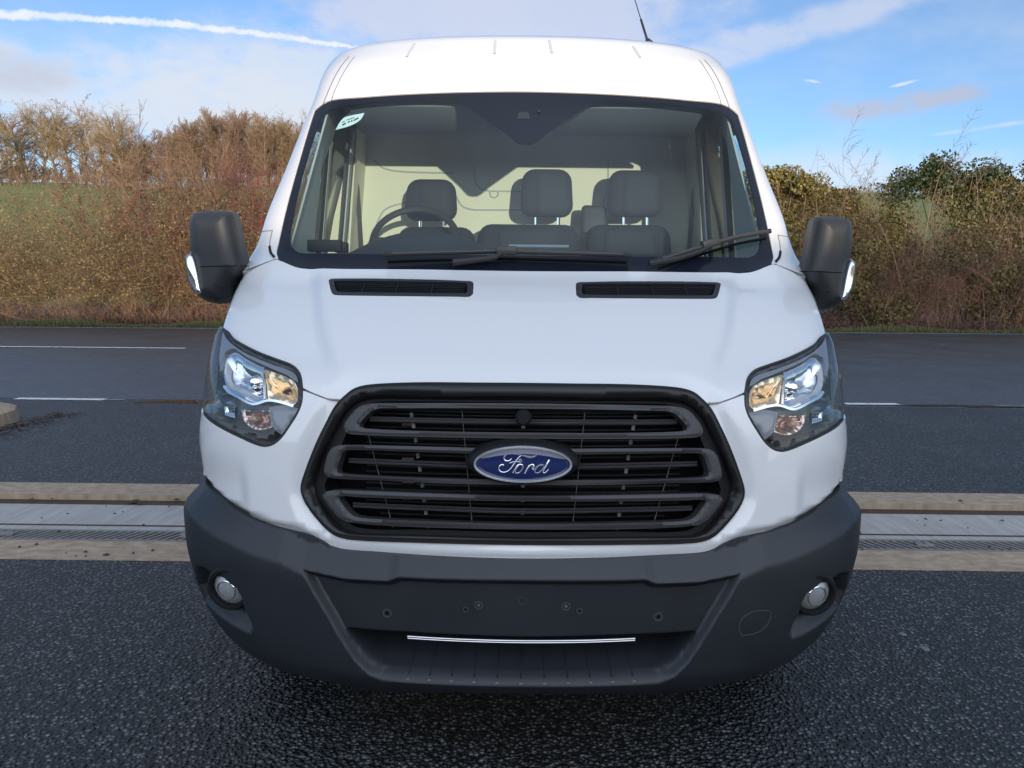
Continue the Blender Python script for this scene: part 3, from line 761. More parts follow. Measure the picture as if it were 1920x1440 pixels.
# ------------------------------------------------------------------ badge: chrome-rimmed blue oval with the name in script
EY = 2.205
ec = at_y(983, 871, EY); ex = at_y(1076, 871, EY)[0] - ec[0]; ez = ec[2] - at_y(983, 905.5, EY)[2]
ecx = 0.0
def oval(name, prof, m, parent, n=72):
    mb = MB(); V = []; Fa = []
    for s_, y in prof: V += [(ecx + ex * s_ * math.cos(t) if s_ else ecx, EY + y, ec[2] + (ez * s_ + 0) * math.sin(t)) for t in (2 * math.pi * k / n for k in range(n))]
    for i in range(len(prof) - 1):
        for k in range(n): Fa.append((i * n + k, i * n + (k + 1) % n, (i + 1) * n + (k + 1) % n, (i + 1) * n + k))
    return mb.add(V, Fa).build(name, m, parent, ang=50)
def ovring(name, so, si, y0, h, m, parent, n=72):   # constant-width ring
    V = []; Fa = []; pr = [(so, y0 + .012), (so, y0), (so - (so - si) * .3, y0 - h), (so - (so - si) * .7, y0 - h), (si, y0), (si, y0 + .012)]
    for off, y in pr:
        V += [((ex + off) * math.cos(t), EY + y, ec[2] + (ez + off) * math.sin(t)) for t in (2 * math.pi * k / n for k in range(n))]
    for i in range(len(pr) - 1):
        for k in range(n): Fa.append((i * n + k, i * n + (k + 1) % n, (i + 1) * n + (k + 1) % n, (i + 1) * n + k))
    return MB().add(V, Fa).build(name, m, parent, ang=60)
BADGE = oval('badge', [(0, -.006), (.25, -.0058), (.5, -.005), (.7, -.0035), (.85, -.001), (1.0, .003), (1.0, .02)], M['blue'], VAN)
ovring('badge_rim', .001, -.0085, -.001, .006, M['script'], BADGE)
ovring('badge_line', -.0125, -.0142, -.0015, .0012, M['chrome'], BADGE)
oval('badge_mount', [(1.02, -.0), (1.10, .006), (1.16, .03), (1.16, .10)], M['black'], GF)
def sc(cx_, cy_):
    p = at_y(880 + cx_ / 9.143, 820 + cy_ / 9.143, EY - .005); q = (p[0] / ex) ** 2 + ((p[2] - ec[2]) / ez) ** 2
    return (p[0], EY - .0065 + .006 * min(q, 1) ** 1.4, p[2])
W = .0017
strokes = [([(725, 360), (700, 388), (655, 402), (615, 392), (597, 355), (612, 318), (655, 290), (725, 279), (800, 288), (880, 304), (960, 322), (1030, 338), (1090, 336), (1135, 318), (1160, 300)],
            [W * .6, W * .8, W, W * 1.2, W * 1.4, W * 1.2, W * 1.0, W * .9, W * .9, W, W * 1.3, W * 2.0, W * 2.0, W * 1.4, W * .6]),
           ([(885, 318), (845, 348), (805, 400), (765, 460), (715, 528), (660, 578), (590, 600), (530, 582), (505, 540), (520, 490), (558, 465), (592, 474)], None),
           ([(690, 442), (740, 424), (800, 414), (850, 420), (882, 428), (893, 395), (872, 374), (852, 398)], None),
           ([(745, 608), (775, 556), (832, 474), (890, 462), (920, 490), (905, 548), (858, 602), (806, 614), (788, 580), (812, 520), (850, 480)], None),
           ([(945, 618), (985, 545), (1030, 470)], None), ([(1000, 522), (1045, 474), (1090, 464), (1112, 488), (1092, 520), (1062, 500)], None),
           ([(1092, 520), (1082, 546), (1112, 548), (1160, 505), (1215, 470), (1270, 470)], None),
           ([(1265, 476), (1205, 482), (1150, 530), (1124, 584), (1145, 612), (1195, 600), (1252, 548), (1290, 490)], None),
           ([(1372, 385), (1332, 450), (1285, 538), (1262, 592), (1282, 612), (1322, 590), (1360, 545)], [W * 1.7, W * 1.5, W * 1.2, W, W, W, W * .7])]
mb = MB()
for pts, rr in strokes:
    q = dens_open(np.array(pts, float), 8); rs = [W] * len(q) if rr is None else list(np.interp(np.linspace(0, 1, len(q)), np.linspace(0, 1, len(rr)), rr))
    mb.tube([sc(*t) for t in q], rs, 6)
mb.build('script_lettering', M['script'], BADGE)

# ------------------------------------------------------------------ bumper fittings
def disc_on(S, px, py, prof, name, m, parent, push=0, axis=None):
    u = S.hit(px, py); p = S.at(u[0], u[1], push); n = S.frame(S.base, np.array(u[0]), np.array(u[1]))
    return MB().lathe(prof, p, -n if axis is None else axis, 28).build(name, m, parent)
M['foglens'] = mat('frosted_lamp_lens', (.24, .245, .25), .12, coat=1, var=.2, vscale=60)
for fl in (1, -1):
    u = BUMP.hit(422, 1103); n = BUMP.frame(BUMP.base, np.array(u[0] * fl), np.array(u[1])); p = BUMP.at((u[0] + .006) * fl, u[1] - .004, .008)
    ax = Vector((-n[0] * .40, -n[1], -n[2])).normalized()
    rg = MB().lathe([(.070, .05), (.070, .0), (.064, -.010), (.056, -.010), (.051, .004), (.051, .05)], p, ax, 36).build('fog_light', M['black'], BU)
    MB().lathe([(0, -.014), (.018, -.0125), (.036, -.007), (.051, .006)], p, ax, 32).build('lens', M['foglens'], rg)
    MB().lathe([(.027, -.0112), (.029, -.0118), (.031, -.0098)], p, ax, 32).build('lens_ring', M['chrome'], rg)
    q = BUMP.at((u[0] - .075) * fl, u[1] + .035, .02)
    MB().box(q, (.03, .05, .06), Matrix.Rotation(.5 * fl, 3, 'Z'), .006).build('fog_light_bracket', M['black'], BU)
pz = .030
for px, py, r, kind in ((720, 1158, .013, 0), (896, 1143, .0125, 1), (871, 1151, .008, 0), (980, 1135, .0115, 2), (1063, 1145, .0125, 1), (1089, 1154, .0085, 0), (1240, 1165, .013, 0)):
    u = BUMP.hit(px, py); p = BUMP.at(u[0], u[1], pz)
    if kind == 2: MB().lathe([(r, .004), (r, -.0015), (r * .86, -.0015), (r * .86, .004)], p, (0, 1, 0), 28).build('cover_ring', M['fixing'], BU)
    else:
        b = MB().lathe([(r, .006), (r, -.002), (r * .72, -.002), (r * .68, .004), (0, .004)], p, (0, 1, 0), 28).build('plate_fixing', M['fixing'], BU)
        MB().lathe([(0, -.001), (r * .32, -.001), (r * .42, .003)], p, (0, 1, 0), 14).build('screw', M['steel'] if kind else M['void'], b)
tow = [BUMP.hit(*q) for q in ((1386, 1180), (1388, 1165), (1398, 1154), (1415, 1146), (1440, 1145), (1446, 1148), (1444, 1160), (1436, 1174), (1424, 1184), (1405, 1190), (1390, 1191))]
tow = np.array(tow); ribbon('tow_hook_cover', BUMP, dens(tow, .01), .0030, M['fixing'], BU, out=.0012, closed=True)
ch = Pt(P((761, 1201), (860, 1206.5), (982, 1209.5)), False); c2 = ch[::-1].copy(); c2[:, 0] *= -1
ch = dens_open(np.concatenate([ch[:-1], [[0, ch[-1, 1]]], c2[1:]]), .02)
mb = MB(); mb.tube(BUMP.at(ch[:, 0], ch[:, 1] + .003, .020), .0027, 8); mb.tube(BUMP.at(ch[:, 0], ch[:, 1] - .003, .021), .0024, 8); mb.build('chrome_strip', M['dullchrome'], BU)
mb = MB(); mh = MB()
for k in range(11):
    x0 = -.335 + k * .067; zs = np.linspace(.285, .385, 6)
    mb.tube(BUMP.at(np.full(6, x0) - np.sign(x0) * np.linspace(0, .01, 6) * 0, zs, bump_push(np.full(6, x0), zs) - .001), .0028, 6)
    q = BUMP.at(x0, .279, float(bump_push(np.array([x0]), np.array([.279]))[0]) - .002); mh.box(q, (.011, .006, .006), None, .002)
mb.each('intake_rib', M['bumper'], BU); mh.each('intake_glint', M['peg'], BU)  # tiny highlights built as pale blocks at the rib feet

# ------------------------------------------------------------------ mirrors
class Slab:
    """an upright, slightly bowed sheet facing the camera"""
    z0, z1 = -9, 9
    def __init__(s, y0, slope): s.y0, s.slope = y0, slope
    def base(s, X, z): return np.stack([X, s.y0 + s.slope * (np.abs(X) - 1.1) + .10 * (np.abs(X) - 1.1) ** 2, z], -1)
    def Xmax(s, z): return 9.0 + 0 * z
    at = Surf.at
    def frame(s, fn, X, z, e=.0015):
        if fn == s.base: return np.broadcast_to(np.array([0, -1.0, 0]), np.shape(X) + (3,))
        return Surf.frame(s, fn, X, z, e)
    def px(s, pts, fl=1, back=0.0):
        out = []
        for a, b in pts:
            y = s.y0
            for _ in range(12): p = at_y(a, b, y); y = float(s.base(np.array(p[0]), np.array(p[2]))[1]) + back
            out.append((fl * p[0] if fl == 1 else 1.0 - (p[0] + 1.0) * .86, p[2]))
        return np.array(out)
MS = Slab(3.05, .35)
MIR = P((361, 418), (363, 408), (370, 399.5), (382, 396), (400, 395), (426, 395.5), (434, 397.5), (439, 404), (443, 420), (451, 458), (458, 492), (458, 505), (446, 530), (432, 556), (422, 568),
        (405, 569), (386, 563), (374, 552), (372, 535), (369, 500), (363, 473), (361, 450))
INDL = P((362, 472.5), (355, 478), (352.5, 484), (353.5, 503), (358, 529), (366, 543), (373, 551.5), (381, 552), (387.5, 548.5), (383, 531), (377.5, 502), (370, 478))
CAPL = P((378, 410), (400, 402), (430, 404), (436, 420), (449, 478), (450, 497), (395, 499), (383, 470), (376, 440))
M['mirrorhouse'] = mat('mirror_housing_plastic', (.021, .022, .024), .42, var=.15, bump=.3, bscale=1200)
for fl in (1, -1):
    o = MS.px(MIR, fl, .085); o = o if fl == 1 else o[::-1]; od = dens(o, .012)
    def mp_(X, z, od=od):
        e = sd_in(np.stack([X, z], -1), od); t = np.clip(e / .075, 0, 1)
        return .085 * (1 - np.sqrt(np.clip(1 - (1 - t) ** 2.4, 0, 1))) + .006 * sstep(np.interp(z, [1.0, 2], [1, 0]), 1 - .49, 1 - .47) * 0
    mi = shell('door_mirror', MS, o, M['mirrorhouse'], VAN, step=.009, bstep=.008, push=mp_, rim=.06)
    sm = MS.px(P((376, 500), (400, 499.5), (430, 498.5), (452, 498)), fl); sq = dens_open(sm, .01)
    pts = MS.at(sq[:, 0], sq[:, 1], mp_(sq[:, 0], sq[:, 1])); MB().tube(pts, .0016, 6).build('seam', M['void'], mi)
    sm = MS.px(P((402, 532), (420, 537), (432, 540)), fl); sq = dens_open(sm, .01)
    pts = MS.at(sq[:, 0], sq[:, 1], mp_(sq[:, 0], sq[:, 1]) - .002); MB().tube(pts, [.002] * len(pts), 6).build('badge_line', M['bumper'], mi)
    L = MS.px(INDL, fl, .035); L = L if fl == 1 else L[::-1]; Ld = dens(L, .01)
    def ip(X, z, Ld=Ld):
        e = np.clip(sd_in(np.stack([X, z], -1), Ld) / .018, 0, 1); return -.020 + .05 * (1 - np.sqrt(np.clip(1 - (1 - e) ** 2, 0, 1)))
    r_ = shell('indicator', MS, L, M['reflect'], mi, step=.006, push=lambda X, z: ip(X, z) + .012, rim=.05)
    shell('lens', MS, L, M['lens'], r_, step=.008, push=ip, rim=.03)
    gl_ = MS.px(CAPL, fl, .15); gl_ = gl_ if fl == 1 else gl_[::-1]
    shell('mirror_glass', MS, gl_, M['chrome'], mi, step=.05, push=lambda X, z: 0 * X + .150, rim=0)
    MB().box((-1.04 * fl, 3.19, 1.36), (.24, .09, .085), Matrix.Rotation(-.25 * fl, 3, 'Z'), .02).build('mirror_arm', M['black'], mi)

# ------------------------------------------------------------------ wipers
def wipe(name, blade, joint, arm, r=.0085):
    B = [BODY.hit(*q) for q in blade]; B = dens_open(np.array(B), .03); n = len(B)
    lift = .030
    p = BODY.at(B[:, 0], B[:, 1], -lift)
    ob = MB().tube(p, [r * .6] + [r] * (n - 2) + [r * .6], 8).build(name, M['wiper'], VAN)
    MB().tube(BODY.at(B[:, 0], B[:, 1] - .016, -.012), .0055, 5).build('wiper_rubber', M['void'], ob)
    j = BODY.hit(*joint); q = BODY.at(j[0], j[1], -lift - .006)
    d = Vector(p[-1] - p[0]).normalized(); rot = Vector((1, 0, 0)).rotation_difference(d).to_matrix()
    MB().box(q, (.075, .026, .030), rot, .007).build('wiper_joint', M['wiper'], ob)
    A = np.array([BODY.hit(*a) for a in arm]); A = dens_open(A, .03)
    MB().tube(BODY.at(A[:, 0], A[:, 1], -np.linspace(lift, .022, len(A)) - .004), list(np.linspace(.008, .012, len(A))), 8).build('wiper_arm', M['rubber'], ob)
    for e in (p[0], p[-1]): MB().box(e, (.028, .018, .018), rot, .004).build('wiper_cap', M['rubber'], ob)
M['wiper'] = mat('wiper_blade', (.038, .037, .037), .45, var=.2)
wipe('wiper', P((731, 487.5), (800, 484.5), (880, 482.5), (945, 481), (1060, 484), (1173, 488)), (950, 481.5), P((944, 484), (930, 494), (880, 500), (850, 503)))
wipe('wiper', P((1232, 500), (1290, 480), (1370, 455), (1430, 443)), (1325, 468), P((1330, 470), (1305, 484), (1262, 497), (1215, 505)))

# ------------------------------------------------------------------ seams, roof ribs, aerial, stickers
M['gap'] = mat('panel_gap', (.20, .20, .21), .6)
for fl in (1, -1):
    for nm, pts, wd, mm in (('roof_ditch', P((606, 196), (612, 180), (625, 150), (640, 124), (655, 106)), .005, 'gap'), ('roof_ditch', P((622, 188), (627, 172), (638, 148), (652, 124), (665, 106)), .003, 'gap'),
                            ('panel_seam', P((462, 506), (490, 496), (516, 486)), .003, 'gap'), ('panel_seam', P((488, 436), (503, 433), (511, 432)), .0025, 'gap'),
                            ('panel_seam', P((511, 432), (507, 450), (506, 468), (513, 484)), .004, 'gap')):
        L = Bt(pts, False); L = L * np.array([fl, 1]); ribbon(nm, BODY, L, wd, M[mm], VAN, out=.0012)
    L = Bt(P((634, 748.4), (622, 748.2), (612, 747.2), (589, 738.7), (568, 730.5)), False) * np.array([fl, 1])
    ribbon('panel_seam', BODY, L, .005, M['gap'], VAN, out=-.006)
    L = Bt(P((506, 462), (508, 474), (515, 483)), False) * np.array([fl, 1]); ribbon('pillar_cap', BODY, L, .009, M['black'], VAN, out=.004)
M['ribline'] = mat('roof_rib_paint', (.50, .505, .51), .35, coat=.6, var=.03)
for p0, p1, sg in (((778, 80.5), (763, 107), 1), ((929, 73.5), (927.5, 101), 1), ((1030, 74), (1035, 100), -1), ((1187, 85.5), (1200, 108), -1)):
    L = np.array([BODY.hit(p0[0], p0[1] + 2), BODY.hit((p0[0] + p1[0]) / 2 , (p0[1] + p1[1]) / 2), BODY.hit(*p1)])
    ribbon('roof_rib', BODY, L, .010, M['ribline'], VAN, out=.003, depth=.012)
b0 = np.array(at_y(1217, 86, 4.15)); tp = at_y(1188, -8, 4.55)
an = MB().tube([b0 + [0, 0, -.03], b0 + [0, 0, .012], b0 + [-.004, .02, .03], b0 + (tp - b0) * .12], [.03, .022, .012, .0085], 12).tube([b0 + (tp - b0) * .12, b0 + (tp - b0) * .5], .006, 8).tube([b0 + (tp - b0) * .5, tp], .0025, 8).build('aerial', M['rubber'], VAN)
M['sticker'] = mat('paper_sticker', (.62, .70, .66), .6)
M['ink'] = mat('dark_ink', (.03, .04, .05), .6)
def card(name, pts, m, parent, push, hole=()):
    L = np.array([BODY.hit(*q) for q in pts]); a = np.sum(L[:, 0] * np.roll(L[:, 1], -1) - np.roll(L[:, 0], -1) * L[:, 1])
    return shell(name, BODY, L if a > 0 else L[::-1], m, parent, step=.02, push=lambda X, z: 0 * X + push, rim=.001)
stk = card('windscreen_sticker', P((627, 241), (637, 224), (645, 217), (682, 209), (674, 222), (655, 233)), M['sticker'], GL, .008)
for q in (P((639, 232), (646, 227.5), (647, 229.5), (641, 233.5)), P((650, 227), (654, 224), (655, 226), (652, 228)), P((656, 224.5), (659, 222.5), (660, 225), (657, 226)), P((661, 223), (666, 220), (667, 222), (662, 224.5)), P((666, 220), (670, 217.5), (671, 219.5), (667, 222)),
          P((640, 227), (645, 224), (645, 225), (640.5, 228)), P((648, 222.5), (663, 217.5), (663, 218.5), (648, 223.5))):
    card('print', q, M['ink'], stk, .0065)
card('sticker_shade', P((640, 219), (650, 210), (678, 204), (680, 209), (645, 217)), M['dash'], GL, .009)
card('sensor_cover', P((969, 222), (973, 209), (990, 209), (995, 222)), M['bumper'], GL, .002)
disc_on(BODY, 1011, 209, [(0, -.002), (.006, -.002), (.008, .002)], 'rain_sensor', M['bumper'], GL)
# ------------------------------------------------------------------ body sides, roof and running gear
def side_mesh(fl):
    zs = np.concatenate([np.linspace(.60, 2.3, 40), np.array(E2z[10:])]); w, ye = BODY.edge(zs)
    fr = np.stack([ye, zs], -1)
    out = np.concatenate([[[7.75, .45], [3.72, .45], [3.68, .60], [3.58, .74], [3.42, .83], [3.24, .84], [3.05, .80], [2.90, .70], [2.84, .60]][::1], fr, [[7.75, zs[-1]]]])
    rear = np.array([[6.95, .45], [6.92, .62], [6.80, .77], [6.6, .84], [6.42, .84], [6.22, .77], [6.1, .62], [6.07, .45]])
    out = np.concatenate([out[:1], rear, out[1:]])
    win = np.array([[3.72, 1.50], [4.16, 1.50], [4.16, 2.06], [3.84, 2.06], [3.72, 1.94]])
    loops = [out, dens(win, .1, False)]
    G = np.stack(np.meshgrid(np.arange(2.6, 7.75, .12), np.arange(.5, 2.5, .06)), -1).reshape(-1, 2)
    k = inside(G, out) & ~inside(G, win) & (np.min([sdist(G, l) for l in loops], 0) > .025); G = G[k]
    pts = []; ed = []
    for l in loops:
        n0 = len(pts); pts += [Vector(p) for p in l]; ed += [(n0 + i, n0 + (i + 1) % len(l)) for i in range(len(l))]
    v, e, f, *_ = delaunay_2d_cdt(pts + [Vector(p) for p in G], ed, [], 0, 1e-6, True)
    U = np.array([(q.x, q.y) for q in v]); T = np.array([t for t in f if len(t) == 3]); C = U[T].mean(1)
    T = T[inside(C, out) & ~inside(C, win)]
    zz = np.clip(U[:, 1], .60, 2.518); wv = BODY.par(zz)[3]
    return np.stack([fl * wv, U[:, 0], U[:, 1]], -1), [tuple(t) if fl < 0 else tuple(t[::-1]) for t in T], win
for fl in (1, -1):
    V, Fa, win = side_mesh(fl)
    sp = link('body_side', mesh_np('body_side', V, Fa, True), M['paint'], VAN)
    MB().add([(fl * (float(BODY.par(z)[3]) - .01), y, z) for y, z in win], [tuple(range(len(win)))]).build('side_window', M['sideglass'], sp)
wt = float(BODY.par(E2z[-1])[3])
MB().box((0, (4.15 + 7.75) / 2, 2.513), (2 * wt + .06, 3.62, .006)).build('roof', M['paint'], VAN)
MB().box((0, 5.0, .40), (1.75, 5.0, .06)).box((0, 2.62, .62), (1.5, .03, .5)).build('floor_pan', M['void'], VAN)
MB().add([(-.9, 2.62, .85), (.9, 2.62, .85), (.9, 3.02, 1.36), (-.9, 3.02, 1.36)], [(0, 1, 2, 3)]).add([(-.9, 3.02, .4), (.9, 3.02, .4), (.9, 3.02, 1.36), (-.9, 3.02, 1.36)], [(0, 1, 2, 3)]).build('engine_bulkhead', M['void'], VAN)
for y in (3.25, 6.52):
    for fl in (1, -1):
        c_ = (fl * .985, y, .345)
        wl_ = MB().lathe([(.20, -.0), (.22, -.02), (.30, -.015), (.335, .0), (.345, .03), (.345, .19), (.33, .215), (.20, .21)], c_, (-fl, 0, 0), 40).build('wheel', M['tyre'], VAN)
        MB().lathe([(0, .03), (.05, .02), (.07, .05), (.15, .045), (.19, .01), (.205, .01), (.205, .2)], c_, (-fl, 0, 0), 32).build('rim', M['steel'], wl_)

# ------------------------------------------------------------------ cab interior
def quad(name, pts, m, parent, thick=.008):
    P_ = [Vector(p) for p in pts]; n = (P_[1] - P_[0]).cross(P_[2] - P_[0]).normalized() * thick
    V = P_ + [p + n for p in P_]; k = len(P_)
    return MB().add(V, [tuple(range(k)), tuple(range(k, 2 * k))[::-1]] + [(i, (i + 1) % k, (i + 1) % k + k, i + k) for i in range(k)]).build(name, m, parent, smooth=False)
YB = 4.46
def wall_in(name, y, m, k=.985, z0=.45):
    zs = np.concatenate([[z0, .6], np.linspace(.8, 2.3, 14), E2z[11:-2]]); ws = BODY.par(np.clip(zs, .6, 2.5))[3] * k
    pts = [(-w_, z) for w_, z in zip(ws, zs)] + [(w_, z) for w_, z in zip(ws[::-1], zs[::-1])]; n = len(pts)
    V = [(x, y, z) for x, z in pts] + [(x, y + .02, z) for x, z in pts]
    return MB().add(V, [tuple(range(n)), tuple(range(n, 2 * n))[::-1]] + [(i, (i + 1) % n, (i + 1) % n + n, i + n) for i in range(n)]).build(name, m, VAN, smooth=False)
wall_in('rear_door', 7.72, M['paint'], .999)
bh = wall_in('bulkhead', YB, M['cream'])
def bl(pts, r=.007):
    q = dens_open(np.array(pts, float), 6); return [at_y(a, b, YB + .003) for a, b in q]
mb = MB()
for pts in (((890, 311), (890, 335), (897, 350), (915, 358), (980, 359), (1060, 360)), ((852, 360), (865, 385), (885, 393), (920, 394), (985, 394)), ((918, 360), (920, 369), (928, 371), (934, 366), (933, 360)),
            ((1140, 300), (1138, 360), (1120, 400)), ((700, 300), (735, 320), (850, 325)), ((700, 440), (720, 395), (760, 380))):
    mb.tube(bl(pts), .006, 6)
mb.build('bulkhead_rib', M['trim'], bh)
quad('headlining', [(-.62, 3.44, 2.125), (.62, 3.44, 2.125), (.80, 3.60, 2.13), (.84, YB, 2.18), (-.84, YB, 2.18), (-.80, 3.60, 2.13)], M['liner'], VAN)
MB().box((-.42, 3.62, 2.075), (.62, .30, .02), Matrix.Rotation(R(-12), 3, 'X'), .008).box((.42, 3.62, 2.075), (.62, .30, .02), Matrix.Rotation(R(-12), 3, 'X'), .008).build('sun_visor', M['liner'], VAN)
MB().box((.40, 3.80, 2.085), (.72, .015, .018)).box((-.40, 3.66, 2.105), (.6, .012, .014)).build('overhead_shelf', M['trim'], VAN)
for fl in (1, -1):
    q = quad('pillar_trim', [(fl * .925, 3.20, 1.44), (fl * .945, 3.68, 1.40), (fl * .915, 3.74, 1.85), (fl * .855, 3.84, 2.10), (fl * .818, 3.52, 2.10)], M['trim'], VAN)
    MB().box((fl * .935, 3.40, 1.25), (.03, .6, .35)).box((fl * .935, 4.05, 1.28), (.03, .8, .40)).build('door_card', M['dash'], VAN)
    quad('pillar_trim', [(fl * .93, 4.26, 1.2), (fl * .92, YB, 1.2), (fl * .84, YB, 2.15), (fl * .855, 4.26, 2.15)], M['cream'], VAN, -.01 * fl)
    for y0, y1, mm in ((3.68, 3.74, 'rubber'), (3.75, 3.79, 'trim'), (4.10, 4.15, 'rubber'), (4.18, 4.23, 'trim'), (4.24, 4.26, 'rubber')):
        quad('door_seal', [(fl * .93, y0, 1.45), (fl * .93, y1, 1.45), (fl * .862, y1, 2.12), (fl * .862, y0, 2.12)], M[mm], VAN, -.012 * fl)
    MB().tube([(fl * .875, 4.36, 1.95), (fl * .86, 4.35, 1.75), (fl * .83, 4.3, 1.3)], .014, 4).build('seat_belt', M['rubber'], VAN)
    MB().box((fl * .875, 4.36, 1.97), (.03, .05, .09), None, .01).build('belt_anchor', M['black'], VAN)
# dashboard: lofted profile with the instrument hump in front of the wheel
nx, ny = 60, 14; V = []; Fa = []
for i in range(nx):
    x = -.92 + 1.84 * i / (nx - 1)
    hump = math.exp(-((x + .45) / .17) ** 4) * .0 + max(0, 1 - ((x + .44) / .30) ** 2) * .085 if abs(x + .44) < .30 else 0
    side = .012 * math.cos(x * 2)
    for j in range(ny):
        t = j / (ny - 1); y = 2.99 + .10 * abs(x) ** 2 + .62 * t
        z = 1.435 + .075 * min(1, t * 1.25) + hump * float(sstep(np.array(t), .35, .85)) + side - .02 * float(sstep(np.array(t), .93, 1))
        V.append((x, y, z))
    V.append((x, 3.74, 1.1))
ny += 1
for i in range(nx - 1):
    for j in range(ny - 1): Fa.append((i * ny + j, (i + 1) * ny + j, (i + 1) * ny + j + 1, i * ny + j + 1))
da = MB().add(V, Fa).build('dashboard', M['dash'], VAN)
MB().box(at_y(610, 461, 3.22), (.13, .05, .045), None, .006).box(at_y(640, 464, 3.24), (.05, .05, .04), None, .006).build('dash_vent', M['black'], da)
MB().box(at_y(1010, 462, 3.35), (.24, .06, .012), None, .004).build('document_tray', M['liner'], da)
# steering wheel
wc = at_y(778, 452, 3.86); Rm = Matrix.Rotation(R(-38), 3, 'X')
ring = [Vector(wc) + Rm @ Vector((.195 * math.cos(a), 0, .195 * math.sin(a))) for a in np.linspace(0, 2 * math.pi, 40, endpoint=False)]
sw = MB().tube(ring, .0155, 10, closed=True).build('steering_wheel', M['rubber'], VAN)
mb = MB().lathe([(0, -.05), (.05, -.045), (.075, -.02), (.07, .02), (0, .03)], wc, Rm @ Vector((0, -1, 0)), 24)
for a in (0, math.pi, -math.pi / 2): mb.tube([Vector(wc), Vector(wc) + Rm @ Vector((.19 * math.cos(a), 0, .19 * math.sin(a)))], .016, 8)
mb.build('wheel_hub', M['rubber'], sw)
# seats
def pad(name, px0, px1, py0, py1, y, dep, m, parent, taper=.12, lean=.10, bev=.05):
    a, b = at_y(px0, py0, y), at_y(px1, py1, y); cx_, cz = (a[0] + b[0]) / 2, (a[2] + b[2]) / 2; sx, sz = abs(b[0] - a[0]), abs(a[2] - b[2])
    bm = bmesh.new(); bmesh.ops.create_cube(bm, size=1)
    for v in bm.verts:
        tz = v.co.z + .5; v.co = Vector((v.co.x * sx * (1 - taper * tz), v.co.y * dep + lean * tz, v.co.z * sz))
    bmesh.ops.bevel(bm, geom=bm.edges[:], offset=bev, segments=4, profile=.5, affect='EDGES')
    bm.verts.index_update(); V = [v.co + Vector((cx_, y, cz)) for v in bm.verts]; Fa = [[v.index for v in f.verts] for f in bm.faces]; bm.free()
    return MB().add(V, Fa).build(name, m, parent, ang=60)
def seat(name, px0, px1, top, rests, y):
    s = pad(name, px0, px1, top, 520, y, .17, M['fabric'], VAN, .10, .06, .06)
    w_ = px1 - px0
    pad('seat_centre', px0 + w_ * .2, px1 - w_ * .2, top + 8, 515, y - .04, .14, M['fabric2'], s, .05, .06, .04)
    for a, b, c, d in rests:
        h = pad('headrest', a, b, c, d, y + .04, .15, M['fabric'], s, .10, .03, .06)
        pad('headrest_centre', a + (b - a) * .24, b - (b - a) * .06, c + 2, d - 2, y + .01, .13, M['fabric2'], h, .08, .03, .05)
        mb = MB()
        for t in (.30, .72):
            px = a + (b - a) * t; mb.tube([at_y(px, d - 6, y + .04), at_y(px, top + 6, y + .04)], .008, 8)
        mb.build('headrest_post', M['chrome'], h)
    return s
seat('driver_seat', 738, 895, 424, [(758, 858, 335, 415)], 4.16)
seat('bench_seat', 888, 1092, 419, [(975, 1075, 316, 408)], 4.16)
seat('bench_seat', 1096, 1262, 420, [(1138, 1242, 318, 408)], 4.17)
pad('fold_table', 1090, 1138, 384, 440, 4.26, .06, M['dash'], VAN, .05, .03, .02)
